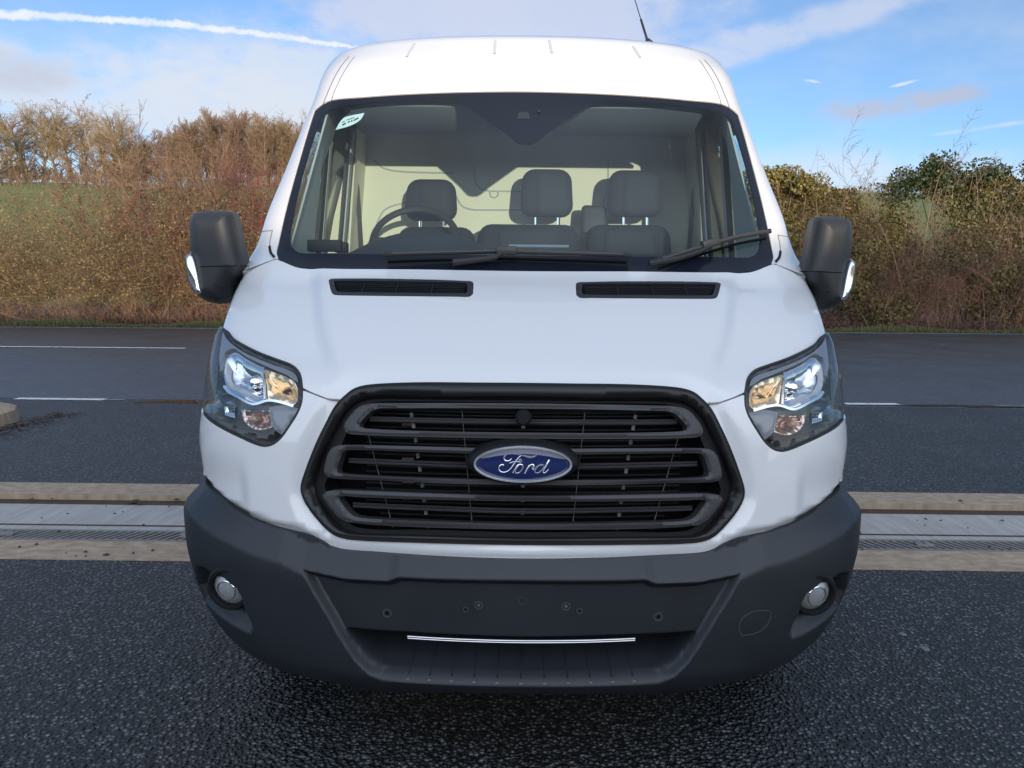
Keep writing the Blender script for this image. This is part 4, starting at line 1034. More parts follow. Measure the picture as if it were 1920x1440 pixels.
# ------------------------------------------------------------------ ground, road and drain
def asphalt(name, base, stone, scale, rough, bump, dist=.006, patch=.25, wet=0.0):
    """stone chippings in bitumen: voronoi stones, some paler, glossy tops"""
    m = bpy.data.materials.new(name); m.use_nodes = True
    nt = m.node_tree; N = nt.nodes; L = nt.links; b = N['Principled BSDF']
    tc = N.new('ShaderNodeTexCoord')
    wn = N.new('ShaderNodeTexNoise'); wn.inputs['Scale'].default_value = scale * .6; L.new(tc.outputs['Object'], wn.inputs['Vector'])
    ad = N.new('ShaderNodeMix'); ad.data_type = 'VECTOR'; ad.inputs['Factor'].default_value = .006
    L.new(tc.outputs['Object'], ad.inputs['A']); L.new(wn.outputs['Color'], ad.inputs['B'])
    v = N.new('ShaderNodeTexVoronoi'); v.inputs['Scale'].default_value = scale; L.new(ad.outputs['Result'], v.inputs['Vector'])
    v2 = N.new('ShaderNodeTexVoronoi'); v2.inputs['Scale'].default_value = scale * 2.3; L.new(ad.outputs['Result'], v2.inputs['Vector'])
    big = N.new('ShaderNodeTexNoise'); big.inputs['Scale'].default_value = .9; big.inputs['Detail'].default_value = 6; L.new(tc.outputs['Object'], big.inputs['Vector'])
    sp = N.new('ShaderNodeSeparateColor'); L.new(v.outputs['Color'], sp.inputs[0])
    def mth(op, a, c):
        n = N.new('ShaderNodeMath'); n.operation = op
        for i, q in enumerate((a, c)):
            if isinstance(q, (int, float)): n.inputs[i].default_value = q
            else: L.new(q, n.inputs[i])
        return n.outputs[0]
    h = mth('MINIMUM', mth('SUBTRACT', 1.0, mth('MULTIPLY', v.outputs['Distance'], 1.5)), .75)
    h = mth('ADD', h, mth('MULTIPLY', sp.outputs[0], .55)); h = mth('ADD', h, mth('MULTIPLY', v2.outputs['Distance'], -.35))
    mx = N.new('ShaderNodeMix'); mx.data_type = 'RGBA'; mx.inputs['A'].default_value = (*base, 1); mx.inputs['B'].default_value = (*stone, 1)
    ga = N.new('ShaderNodeMapRange'); ga.interpolation_type = 'SMOOTHSTEP'; ga.inputs['From Min'].default_value = .42; ga.inputs['From Max'].default_value = .95; L.new(h, ga.inputs['Value'])
    f = mth('MULTIPLY', mth('ADD', mth('MULTIPLY', mth('POWER', sp.outputs[1], 1.2), .62), .38), ga.outputs[0]); L.new(f, mx.inputs['Factor'])
    m2 = N.new('ShaderNodeMix'); m2.data_type = 'RGBA'; m2.blend_type = 'MULTIPLY'; m2.inputs['Factor'].default_value = 1
    mr = N.new('ShaderNodeMapRange'); mr.inputs['From Min'].default_value = .3; mr.inputs['From Max'].default_value = .7; mr.inputs['To Min'].default_value = 1 - patch; mr.inputs['To Max'].default_value = 1 + patch
    L.new(big.outputs['Fac'], mr.inputs['Value']); L.new(mx.outputs['Result'], m2.inputs['A']); L.new(mr.outputs[0], m2.inputs['B'])
    L.new(m2.outputs['Result'], b.inputs['Base Color'])
    rr = N.new('ShaderNodeMapRange'); rr.inputs['To Min'].default_value = rough - .12 - wet; rr.inputs['To Max'].default_value = rough + .14
    L.new(big.outputs['Fac'], rr.inputs['Value']); L.new(rr.outputs[0], b.inputs['Roughness'])
    bp = N.new('ShaderNodeBump'); bp.inputs['Strength'].default_value = bump; bp.inputs['Distance'].default_value = dist
    L.new(h, bp.inputs['Height']); L.new(bp.outputs[0], b.inputs['Normal'])
    return m
M['tarmac'] = asphalt('fresh_tarmac', (.004, .0045, .005), (.19, .195, .205), 64, .38, .9, .014, .38)
M['tarmac2'] = asphalt('entrance_tarmac', (.010, .011, .012), (.20, .205, .215), 58, .42, .9, .012, .32)
M['road'] = asphalt('road_asphalt', (.036, .038, .042), (.17, .175, .19), 46, .46, .4, .006, .18, .10)
def concrete(name, c, dark, sc_=6, bump=.3, streak=None):
    m = mat(name, c, .85, var=.18, vscale=sc_, bump=bump, bscale=130)
    nt = m.node_tree; N = nt.nodes; L = nt.links; b = N['Principled BSDF']
    tc = N.new('ShaderNodeTexCoord'); mp = N.new('ShaderNodeMapping'); mp.inputs['Scale'].default_value = (4, 6.0, 1) if streak is None else streak
    if streak is not None: mp.inputs['Rotation'].default_value = (0, 0, R(-38))
    n = N.new('ShaderNodeTexNoise'); n.inputs['Scale'].default_value = 3.0; n.inputs['Detail'].default_value = 8; n.inputs['Roughness'].default_value = .65
    L.new(tc.outputs['Object'], mp.inputs[0]); L.new(mp.outputs[0], n.inputs['Vector'])
    cr = N.new('ShaderNodeValToRGB'); cr.color_ramp.elements[0].position = .36; cr.color_ramp.elements[1].position = .62
    cr.color_ramp.elements[0].color = (*[d for d in dark], 1); cr.color_ramp.elements[1].color = (1, 1, 1, 1)
    L.new(n.outputs['Fac'], cr.inputs[0])
    mu = N.new('ShaderNodeMix'); mu.data_type = 'RGBA'; mu.blend_type = 'MULTIPLY'; mu.inputs['Factor'].default_value = 1
    L.new(b.inputs['Base Color'].links[0].from_socket, mu.inputs['A']); L.new(cr.outputs[0], mu.inputs['B']); L.new(mu.outputs['Result'], b.inputs['Base Color'])
    return m
M['kerb'] = concrete('tan_concrete', (.40, .315, .23), (.66, .60, .54))
M['channel'] = concrete('brushed_concrete', (.39, .375, .36), (.80, .78, .76), 4, .2, (9, .7, 1))
M['grate'] = mat('cast_iron_grating', (.22, .205, .19), .6, metal=.3, var=.3, vscale=20)
M['rust'] = mat('wet_soil', (.055, .036, .022), .8, var=.4, vscale=12)
M['white'] = concrete('road_paint', (.74, .74, .72), (.55, .55, .56), 10, .2)
M['grass'] = mat('rough_grass', (.11, .115, .045), .9, var=.35, vscale=5)
M['soil'] = mat('leaf_soil', (.075, .055, .038), .95, var=.35, vscale=6, bump=.6, bscale=60)

def strip(name, pts, z, m, label=None):
    o = MB().add([(x, y, z) for x, y in pts], [tuple(range(len(pts)))]).build(name, m, None, smooth=False)
    for p in o.data.polygons:
        if p.normal.z < 0: o.data.flip_normals(); break
    tag(o, kind='structure'); return o
RT = R(-.45)                                   # the drain line is turned a touch against the camera
def rot(x, y, y0): return (x * math.cos(RT) - 0, y + x * math.tan(RT) * 0 + x * math.sin(RT))
def line_y(y0, x): return y0 + x * math.tan(RT)
XL, XR = -40, 40
def band(name, y0, y1, z, m): return strip(name, [(XL, line_y(y0, XL)), (XR, line_y(y0, XR)), (XR, line_y(y1, XR)), (XL, line_y(y1, XL))], z, m)
band('forecourt', -45, 3.955, 0.0, M['tarmac'])
band('entrance_road', 5.44, 9.42, 0.0, M['tarmac2'])
# the road itself, fanning slightly away on the right
far = [at_z(0, 612.5, 0)[:2], at_z(1920, 626.0, 0)[:2]]
fs = (far[1][1] - far[0][1]) / (far[1][0] - far[0][0])
fy = lambda x: far[0][1] + (x - far[0][0]) * fs
strip('road', [(-60, 9.40), (60, 9.40), (60, fy(60)), (-60, fy(-60))], -0.004, M['road'])
def mark(p0, p1, w, name='road_marking', z=.004, m='white', n=1):
    a, b = np.array(p0[:2]), np.array(p1[:2]); d = (b - a) / np.linalg.norm(b - a); q = np.array([-d[1], d[0]]) * w / 2
    return strip(name, [tuple(a - q), tuple(b - q), tuple(b + q), tuple(a + q)], z, M[m])
mark((-60, fy(-60) - .15), (60, fy(60) - .15), .10)
c0, c1 = at_z(-900, 641, 0), at_z(348, 653.2, 0); mark(c0, c1, .16)
dc = (c1 - c0) / np.linalg.norm(c1 - c0)
mark(at_z(30, 747.5, 0), at_z(196, 749.5, 0), .13)
M['worn'] = concrete('worn_road_paint', (.25, .25, .26), (.25, .25, .26), 14, .2)
mark(at_z(196, 749.7, 0), at_z(235, 750, 0), .10, m='worn')
mark(at_z(1584, 757.5, 0), at_z(1684, 758, 0), .13)
mark(at_z(1850, 761.5, 0), at_z(2100, 764, 0), .12, m='worn'); mark(at_z(1740, 759.5, 0), at_z(1850, 761.5, 0), .05, m='worn')
# puddle and the crumbled joint
M['water'] = mat('puddle_water', (.012, .013, .014), .02, var=.1, rvar=.01)
def blot(name, c, rx, ry, z, m, seed, n=28, am=.35):
    r_ = np.random.default_rng(seed); ph = r_.uniform(0, 6.28, 5)
    pts = []
    for k in range(n):
        t = 2 * math.pi * k / n; s_ = 1 + am * sum(math.sin((i + 2) * t + ph[i]) / (i + 2) for i in range(5))
        pts.append((c[0] + rx * s_ * math.cos(t), c[1] + ry * s_ * math.sin(t)))
    return strip(name, pts, z, m)
blot('puddle', at_z(335, 753.5, 0), .42, .10, .003, M['water'], 4)
blot('crack_soil', at_z(1770, 760, 0), .62, .045, .006, M['rust'], 9, am=.5); blot('crack_soil', at_z(1860, 762.5, 0), .3, .05, .006, M['rust'], 2, am=.5)
# drain: concrete edging, slotted grating, sloping channel, raised back kerb
def slab(name, y0, y1, za, zb, m, jog=.0, depth=.25):
    V = []
    for x in (XL, XR):
        a, b = line_y(y0, x), line_y(y1, x); V += [(x, a, za), (x, b, zb), (x, b, zb - depth), (x, a, za - depth)]
    o = MB().add(V, [(0, 1, 5, 4), (1, 2, 6, 5), (2, 3, 7, 6), (3, 0, 4, 7)]).build(name, m, None, smooth=False); tag(o, kind='structure'); return o
slab('drain_edging', 3.95, 4.245, .004, .004, M['kerb']); slab('drain_edging', 4.248, 4.27, -.004, -.004, M['grate'])
slab('drain_channel', 4.46, 5.02, -.004, -.012, M['channel'])
slab('channel_joint', 4.535, 4.545, .0005, .0005, M['rust'], depth=.02)
slab('channel_soil', 5.00, 5.10, -.008, -.006, M['rust'], depth=.05)
slab('back_kerb', 5.085, 5.445, .030, .012, M['kerb'])
slab('drain_pit', 4.24, 4.47, -.09, -.09, M['void'], depth=.02)
DR = empty('drain_grating', (0, 4.36, 0)); tag(DR, 'long dark slotted drain grating set in the pale concrete gutter', 'drain grating')
mb = MB()
for y0, y1 in ((4.272, 4.292), (4.436, 4.458)):
    V = []
    for x in (-9.0, 9.0):
        a, b = line_y(y0, x), line_y(y1, x); V += [(x, a, -.002), (x, b, -.002), (x, b, -.03), (x, a, -.03)]
    mb.add(V, [(0, 1, 5, 4), (1, 2, 6, 5), (2, 3, 7, 6), (3, 0, 4, 7)])
mb.build('side_rail', M['grate'], DR, smooth=False)
mb = MB()
x = -8.9
while x < 8.9:
    y0, y1 = line_y(4.292, x), line_y(4.436, x); sl = -.075 * (1 if x < 0 else -1); k = int(round((x + 9) / .5)) 
    w_ = .019
    V = [(x, y0, -.003), (x + w_, y0, -.003), (x + w_ - sl, y1, -.003), (x - sl, y1, -.003)]
    V += [(a, b, -.03) for a, b, c in V]
    mb.add(V, [(0, 1, 2, 3), (0, 4, 5, 1), (1, 5, 6, 2), (2, 6, 7, 3), (3, 7, 4, 0)]); x += .044
mb.build('slot_bar', M['grate'], DR, smooth=False)
mb = MB()
for k in range(-8, 9):
    x = k * 1.0 + .18; mb.box((x, line_y(4.364, x), -.001), (.09, .05, .012), None, .003)
mb.each('locking_bar', M['grate'], DR)
# kerb stone with leaf litter on the far left
kx, ky, _ = at_z(-14, 800, 0)
V = []; Fa = []
nose = [(kx - 3.0, ky - .35), (kx - .25, ky - .35), (kx - .02, ky - .26), (kx + .08, ky - .02), (kx + .06, ky + .3), (kx - .10, ky + .6), (kx - .5, ky + .85), (kx - 3.0, ky + .95)]
n = len(nose); V = [(a, b, -.02) for a, b in nose] + [(a - .02, b + (.02 if b < ky else -.02), .11) for a, b in nose] + [(a - .05, b + (.05 if b < ky else -.05), .13) for a, b in nose]
for l in (0, 1):
    for i in range(n - 1): Fa.append((l * n + i, l * n + i + 1, (l + 1) * n + i + 1, (l + 1) * n + i))
Fa.append(tuple(range(2 * n, 3 * n)))
o = MB().add(V, Fa).build('traffic_island_kerb', M['kerb'], None); tag(o, kind='structure')
M['leaf'] = mat('dead_leaf', (.075, .055, .036), .8, var=.5, vscale=30)
r_ = np.random.default_rng(3); mb = MB()
for k in range(240):
    t = r_.uniform(-.8, 1.1); px_, py_ = kx + .12 + abs(r_.normal(0, .16)), ky + t * .75
    s_ = r_.uniform(.012, .04); a = r_.uniform(0, 6.28); zz = .006 + r_.uniform(0, .012)
    d = np.array([math.cos(a), math.sin(a)]) * s_; e = np.array([-d[1], d[0]]) * r_.uniform(.3, .6)
    c_ = np.array([px_, py_])
    P4 = [c_ + d, c_ + e, c_ - d, c_ - e]; mb.add([(p[0], p[1], zz + (.006 if i % 2 else 0)) for i, p in enumerate(P4)], [(0, 1, 2, 3)])
o = mb.build('leaf_litter', M['leaf'], None, smooth=False); tag(o, 'brown leaf litter scattered beside the kerb nose', 'leaf litter', kind='stuff')
# a few pale flakes and grit on the forecourt
M['flake'] = mat('pale_grit', (.13, .135, .15), .6, var=.3)
mb = MB(); r_ = np.random.default_rng(11)
spots = [(1733, 1216, .022), (1692, 1189, .017), (1555, 1250, .008), (1580, 1275, .005), (1637, 1310, .006), (1720, 1395, .007), (1410, 1292, .007), (830, 1390, .006), (180, 1115, .006), (150, 1130, .012)]
for q in range(60): spots.append((r_.uniform(0, 1920), r_.uniform(1080, 1440), r_.uniform(.002, .0045)))
for px, py, s_ in spots:
    c_ = at_z(px, py, 0); a0 = r_.uniform(0, 6.28); pts = [(c_[0] + s_ * r_.uniform(.5, 1.3) * math.cos(a0 + t), c_[1] + s_ * r_.uniform(.5, 1.3) * 1.3 * math.sin(a0 + t)) for t in np.linspace(0, 6.28, 7)[:-1]]
    mb.add([(x, y, .002) for x, y in pts] + [(c_[0], c_[1], .006)], [(i, (i + 1) % 6, 6) for i in range(6)])
o = mb.build('grit', M['flake'], None, smooth=False); tag(o, 'pale grit and flakes lying on the dark tarmac', 'grit', kind='stuff')

mb = MB(); r_ = np.random.default_rng(31)
for px, py, s_ in [(250, 938, .045), (262, 941, .03), (200, 1038, .02), (215, 962, .012), (250, 1036, .014), (160, 1033, .014), (1735, 972, .016), (1880, 975, .02), (1763, 975, .01), (1800, 945, .02), (60, 935, .02), (330, 935, .02)] + [(r_.uniform(0, 1920), r_.uniform(910, 1045), r_.uniform(.004, .012)) for _ in range(90)]:
    c_ = at_z(px, py, .012); a0 = r_.uniform(0, 6.28); pts = [(c_[0] + s_ * r_.uniform(.4, 1.2) * math.cos(a0 + t), c_[1] + s_ * r_.uniform(.4, 1.2) * math.sin(a0 + t)) for t in np.linspace(0, 6.28, 6)[:-1]]
    zz = .034 if line_y(5.085, c_[0]) < c_[1] else .008
    mb.add([(x, y, zz) for x, y in pts] + [(c_[0], c_[1], zz + .008)], [(i, (i + 1) % 5, 5) for i in range(5)])
o = mb.build('gutter_debris', M['rust'], None, smooth=False); tag(o, 'dark leaf scraps and silt lying along the concrete gutter', 'debris', kind='stuff')

# ------------------------------------------------------------------ land beyond the road, one sheet to the horizon
def land(x, y):
    d = y - fy(x) - 3.0
    return np.where(d < 0, -.06 + .0 * d, 0) + 15.0 * sstep(d, 0, 105) + .6 * np.sin(x * .05 + 1) * sstep(d, 5, 60) + .25 * np.sin(x * .21 + y * .13) * sstep(d, 5, 40) + 3 * sstep(d, 130, 900)
xs = np.concatenate([np.linspace(-2200, -160, 18), np.linspace(-150, 150, 76), np.linspace(160, 2200, 18)])
ys = np.concatenate([np.linspace(-600, 18, 8), np.linspace(19, 32, 14), np.linspace(34, 150, 48), np.linspace(160, 3000, 26)])
GX, GY = np.meshgrid(xs, ys); GZ = land(GX, GY); nx_ = len(xs)
V = np.stack([GX, GY, GZ], -1).reshape(-1, 3); ii = (np.arange(len(ys) - 1)[:, None] * nx_ + np.arange(nx_ - 1)[None]).ravel()
me = mesh_fast('ground', V, np.stack([ii, ii + 1, ii + 1 + nx_, ii + nx_], -1), 4, True)
M['field'] = mat('winter_field', (.115, .145, .042), .95, var=.4, vscale=.25)
tag(link('ground', me, M['field']), kind='structure')
# verge: strip of soil and a fringe of grass blades
strip('verge', [(-60, fy(-60)), (60, fy(60)), (60, fy(60) + 3.2), (-60, fy(-60) + 3.2)], .01, M['soil'])
bx_ = np.linspace(-60, 60, 121); bd2 = np.linspace(3.0, 11, 9); BX, BD = np.meshgrid(bx_, bd2); BY = fy(BX) + BD; BZ = land(BX, BY) + .035
ii = (np.arange(8)[:, None] * 121 + np.arange(120)[None]).ravel()
tag(link('hedge_bank', mesh_fast('hedge_bank', np.stack([BX, BY, BZ], -1).reshape(-1, 3), np.stack([ii, ii + 1, ii + 122, ii + 121], -1), 4, True), M['soil']), kind='structure')
r_ = np.random.default_rng(5); n = 42000
gx = np.where(r_.random(n) < .9, r_.uniform(-20, 20, n), r_.uniform(-40, 40, n)); gy = fy(gx) + .12 + np.abs(r_.normal(0, .42, n)); hh = r_.uniform(.05, .17, n) * (1 + .5 * np.sin(gx * 1.3)); ww = r_.uniform(.006, .014, n); an_ = r_.uniform(0, 6.28, n); le = r_.normal(0, .05, (n, 2))
dx, dy = np.cos(an_) * ww, np.sin(an_) * ww
V = np.stack([np.stack([gx - dx, gy - dy, 0 * gx], -1), np.stack([gx + dx, gy + dy, 0 * gx], -1), np.stack([gx + le[:, 0], gy + le[:, 1], hh], -1)], 1).reshape(-1, 3)
me = mesh_fast('verge_grass', V, np.arange(3 * n).reshape(n, 3), 3, False)
tag(link('verge_grass', me, M['grass']), 'rough green grass fringe along the far edge of the road', 'grass', kind='stuff')
# unseen low building, added behind the photographer to keep the forecourt in shade
M['brick'] = mat('brick_wall', (.24, .13, .09), .85, var=.25, vscale=14, bump=.3, bscale=40)
BL = empty('shade_building', (-12, -16, 0)); tag(BL, 'unseen long low brick building added behind the camera to shade the forecourt', 'building')
MB().box((-14, -17, SHADE_H / 2 - .05), (74, 7, SHADE_H - .1)).build('wall', M['brick'], BL, smooth=False)
MB().box((-14, -17, SHADE_H), (74.6, 7.6, .12), None, .02).build('flat_roof', M['bumper'], BL)
# ------------------------------------------------------------------ plants: every twig a three-sided stick
def sticks(P0, P1, r0, r1, sides=3):
    d = P1 - P0; L_ = np.linalg.norm(d, axis=1, keepdims=True) + 1e-9; d = d / L_
    up = np.where(np.abs(d[:, 2:3]) > .9, np.array([[1., 0, 0]]), np.array([[0, 0, 1.]]))
    a = np.cross(d, up); a /= np.linalg.norm(a, axis=1, keepdims=True); b = np.cross(d, a)
    V = []
    for Pp, r in ((P0, r0), (P1, r1)):
        for k in range(sides):
            t = 2 * math.pi * k / sides; V.append(Pp + (a * math.cos(t) + b * math.sin(t)) * np.asarray(r)[:, None])
    V = np.stack(V, 1); n = len(P0); base = np.arange(n)[:, None] * 2 * sides
    Q = np.stack([np.stack([base[:, 0] + k, base[:, 0] + (k + 1) % sides, base[:, 0] + sides + (k + 1) % sides, base[:, 0] + sides + k], -1) for k in range(sides)], 1)
    return V.reshape(-1, 3), Q.reshape(-1, 4)
def grow(starts, dirs, length, radius, levels, rg, wob=.18, up=.05, kids=(3, 3, 3), spread=.9, shrink=.55, segs=4, tip=.35):
    """vectorised branching: returns stick arrays (P0,P1,r0,r1,level)"""
    out = []; P = starts; D = dirs / np.linalg.norm(dirs, axis=1, keepdims=True); Ln = np.asarray(length) * np.ones(len(P)); Rr = np.asarray(radius) * np.ones(len(P))
    for lv in range(levels):
        nP, nD, nL, nR = [], [], [], []
        sg = max(2, segs - lv); p, d = P.copy(), D.copy()
        for s_ in range(sg):
            d = d + rg.normal(0, wob, d.shape); d[:, 2] += up; d /= np.linalg.norm(d, axis=1, keepdims=True)
            q = p + d * (Ln / sg)[:, None]
            ra, rb = Rr * (1 - (1 - tip) * s_ / sg), Rr * (1 - (1 - tip) * (s_ + 1) / sg)
            out.append((p.copy(), q.copy(), ra, rb, np.full(len(p), lv)))
            if lv < levels - 1 and (s_ > 0 or lv > 0):
                kk = kids[min(lv, len(kids) - 1)]
                for k in range(kk):
                    t = rg.random(len(p))[:, None]; rd = rg.normal(0, 1, d.shape); rd -= d * (rd * d).sum(1, keepdims=True); rd /= np.linalg.norm(rd, axis=1, keepdims=True)
                    nd = d + rd * spread * rg.uniform(.6, 1.3, (len(p), 1)); nP.append(p + (q - p) * t); nD.append(nd); nL.append(Ln * shrink * rg.uniform(.6, 1.2, len(p)) * (1 - .35 * s_ / sg)); nR.append(rb * .6)
            p = q
        if lv == levels - 1: break
        P = np.concatenate(nP); D = np.concatenate(nD); D /= np.linalg.norm(D, axis=1, keepdims=True); Ln = np.concatenate(nL); Rr = np.concatenate(nR)
    return [np.concatenate(a) for a in zip(*out)]
def leaves(C, size, rg, flat=.6):
    n = len(C); a = rg.normal(0, 1, (n, 3)); a /= np.linalg.norm(a, axis=1, keepdims=True); b = rg.normal(0, 1, (n, 3)); b -= a * (a * b).sum(1, keepdims=True); b /= np.linalg.norm(b, axis=1, keepdims=True)
    s_ = (size * rg.uniform(.6, 1.4, n))[:, None]
    V = np.stack([C + a * s_, C + b * s_ * flat, C - a * s_, C - b * s_ * flat + np.cross(a, b) * s_ * .3], 1).reshape(-1, 3)
    return V, np.arange(4 * n).reshape(n, 4)
def foliage(name, c1, c2, rough=.6, sc_=2.0, trans=.0):
    m = bpy.data.materials.new(name); m.use_nodes = True; nt = m.node_tree; N = nt.nodes; L = nt.links; b = N['Principled BSDF']
    ge = N.new('ShaderNodeNewGeometry'); tc = N.new('ShaderNodeTexCoord'); n = N.new('ShaderNodeTexNoise'); n.inputs['Scale'].default_value = sc_; n.inputs['Detail'].default_value = 4
    L.new(tc.outputs['Object'], n.inputs['Vector'])
    ad = N.new('ShaderNodeMath'); ad.operation = 'MULTIPLY_ADD'; ad.inputs[1].default_value = .55; L.new(ge.outputs['Random Per Island'], ad.inputs[0])
    mr = N.new('ShaderNodeMapRange'); mr.inputs['From Min'].default_value = .3; mr.inputs['From Max'].default_value = .7; mr.inputs['To Max'].default_value = .5; L.new(n.outputs['Fac'], mr.inputs['Value'])
    L.new(mr.outputs[0], ad.inputs[2])
    mx = N.new('ShaderNodeMix'); mx.data_type = 'RGBA'; mx.inputs['A'].default_value = (*c1, 1); mx.inputs['B'].default_value = (*c2, 1)
    L.new(ad.outputs[0], mx.inputs['Factor']); L.new(mx.outputs['Result'], b.inputs['Base Color']); b.inputs['Roughness'].default_value = rough
    return m
M['twig'] = foliage('bare_twig', (.072, .046, .028), (.265, .178, .105), .8)
M['twig_red'] = foliage('reddish_twig', (.085, .045, .036), (.22, .12, .08), .8)
M['twig_pale'] = foliage('pale_stem', (.15, .11, .075), (.25, .20, .14), .75)
M['treebark'] = foliage('tree_bark', (.14, .10, .055), (.33, .24, .13), .85, .3)
M['woodtwig'] = foliage('wood_twig', (.13, .085, .055), (.22, .15, .095), .85, .1)
M['oldleaf'] = foliage('withered_leaf', (.10, .078, .026), (.25, .19, .07), .65)
M['berry'] = foliage('red_berry', (.12, .014, .018), (.25, .03, .035), .4)
M['ivy'] = foliage('ivy_leaf', (.046, .052, .018), (.17, .145, .05), .5, 1.2)
M['ivyd'] = foliage('dark_evergreen_leaf', (.018, .034, .011), (.060, .075, .022), .4, 1.5)
M['ivyy'] = foliage('yellow_green_leaf', (.09, .085, .022), (.24, .19, .055), .45, 1.5)
def plant(name, loc, label, cat, group=None): return tag(empty(name, loc), label, cat, group)
def hedge_twigs(x0, x1, per_m, hfun, rg, length_k=1.0, depth=1.3, y_off=1.7, kids=(3, 2), rad=.013, wob=.16, lean=.28, shrink=.30):
    n = int((x1 - x0) * per_m); x = rg.uniform(x0, x1, n); y = fy(x) + y_off + rg.uniform(0, depth, n)
    h = hfun(x) * rg.uniform(.45, 1.05, n)
    S = np.stack([x, y, np.full(n, -.05)], -1); D = np.stack([rg.normal(0, lean, n), rg.normal(-.05, .25, n), np.ones(n)], -1)
    return grow(S, D, h * length_k, rad * rg.uniform(.6, 1.5, n), 3, rg, wob, .03, kids, 1.0, shrink, 5)
def put(name, parts, m, parent):
    V, Q = sticks(*parts[:4]); return link(name, mesh_fast(name, V, Q, 4), m, parent)
def put_leaves(name, C, size, m, parent, rg, flat=.6):
    V, Q = leaves(C, size, rg, flat); return link(name, mesh_fast(name, V, Q, 4), m, parent)
g1 = np.random.default_rng(21)
hl = lambda x: np.interp(x, [-30, -16, -13, -11, -9, -7, -5, 0], [5.2, 5.2, 5.1, 5.4, 5.6, 5.5, 5.1, 4.7]) + .25 * np.sin(x * 2.1) + .2 * np.sin(x * 4.7 + 1)
# left: bare brown hedge
HLo = plant('hedge', (-12, fy(-12) + 2.3, 0), 'tangled bare brown hedge with withered leaves, left of the van', 'hedge')
a = hedge_twigs(-22, -5.2, 34, hl, g1, kids=(3, 3), rad=.0105, wob=.34, lean=.55, shrink=.40); put('twig', a, M['twig'], HLo)
b = hedge_twigs(-5.2, -.6, 26, hl, g1, wob=.3, lean=.5, shrink=.4); put('twig', hedge_twigs(-36, -22, 14, hl, g1), M['twig'], HLo); put('twig', b, M['twig'], HLo)
low = hedge_twigs(-22, -.6, 30, lambda x: .75 + .3 * np.sin(x * 1.9), g1, y_off=1.0, depth=.9, kids=(3, 2), rad=.008, wob=.35); put('bramble', low, M['twig_red'], HLo)
tw = a[1][a[4] == 2]; sel = tw[g1.random(len(tw)) < .30]; sel = sel[(sel[:, 2] < 3.9) & (sel[:, 2] > .7)]
put_leaves('withered_leaf', sel + g1.normal(0, .04, sel.shape), .030, M['oldleaf'], HLo, g1)
# red-berried bush standing in that hedge
RB = plant('berry_bush', (-9.2, fy(-9.2) + 2.2, 0), 'bush with dark red berries rising out of the bare hedge', 'bush')
hb_ = lambda x: 5.2 - .30 * (x + 9.0) ** 2 * .35
c_ = hedge_twigs(-11.6, -6.4, 26, hb_, g1, y_off=1.6, depth=1.0); put('twig', c_, M['twig_red'], RB)
tw = c_[1][c_[4] >= 1]; k = (tw[:, 2] > 2.6) & (tw[:, 2] < 4.8) & (np.sin(tw[:, 0] * 1.7 + 2.0) + np.sin(tw[:, 2] * 2.3 + tw[:, 0]) > .0) & (g1.random(len(tw)) < .5)
put_leaves('berry_cluster', np.repeat(tw[k], 2, 0) + g1.normal(0, .05, (2 * k.sum(), 3)), .016, M['berry'], RB, g1, .9)
# taller shoots above the hedge on the left
def sapling(name, px, py_top, y, label, cat, m, base_px=None, kids=(3, 3), rad=.03, levels=3, seed=1, spread=.9, shrink=.42, wob=.14, group=None, n=1, up=.05, segs=6):
    rg = np.random.default_rng(seed); tp = at_y(px, py_top, y); bp = at_y(px if base_px is None else base_px, 590, y); bx = bp[0]
    o = plant(name, (bx, y, 0), label, cat, group)
    S = np.array([[bx, y, 0.0]] * n) + rg.normal(0, .12, (n, 3)) * [1, 1, 0]; T = tp - S
    Ln = np.linalg.norm(T, axis=1) * .97; D = T + rg.normal(0, .10, T.shape) * Ln[:, None] * (0 if n == 1 else 1)
    g_ = grow(S, D, Ln * (1 if n == 1 else rg.uniform(.7, 1.0, n)), rad, levels, rg, wob if n > 1 else wob * .5, 0, kids, spread, shrink, segs, .2)
    mn = .0075 if rad > .015 else .0048
    g_[2] = np.maximum(g_[2], mn); g_[3] = np.maximum(g_[3], mn * .8)
    put('branch', g_, m, o); return o, g_
sapling('leaning_sapling', 140, 172, 25.2, 'thin leaning sapling with twiggy tip above the left hedge', 'sapling', M['twig'], 262, (2, 2), .052, 3, 5, 1.0, .17, .06, segs=9)
sapling('thorn_bush', 290, 205, 25.6, 'round-topped bare thorn bush above the left hedge', 'bush', M['twig'], 285, (3, 3), .046, 4, 8, 1.1, .36, .22, n=5, segs=5)
sapling('bare_shoots', 215, 245, 26.0, 'upright bare shoots beside the leaning sapling', 'shrub', M['twig'], 225, (2, 3), .02, 3, 12, .7, .4, .12, n=4)
sapling('bare_shrub', 420, 262, 25.8, 'brown bare shrub close to the left windscreen pillar', 'shrub', M['twig_red'], 430, (3, 3), .026, 3, 14, .8, .4, .14, n=12)
sapling('bare_shrub', 350, 262, 25.9, 'brown bare shrub between thorn bush and berry bush', 'shrub', M['twig'], 352, (3, 3), .024, 3, 15, .8, .4, .14, n=12)
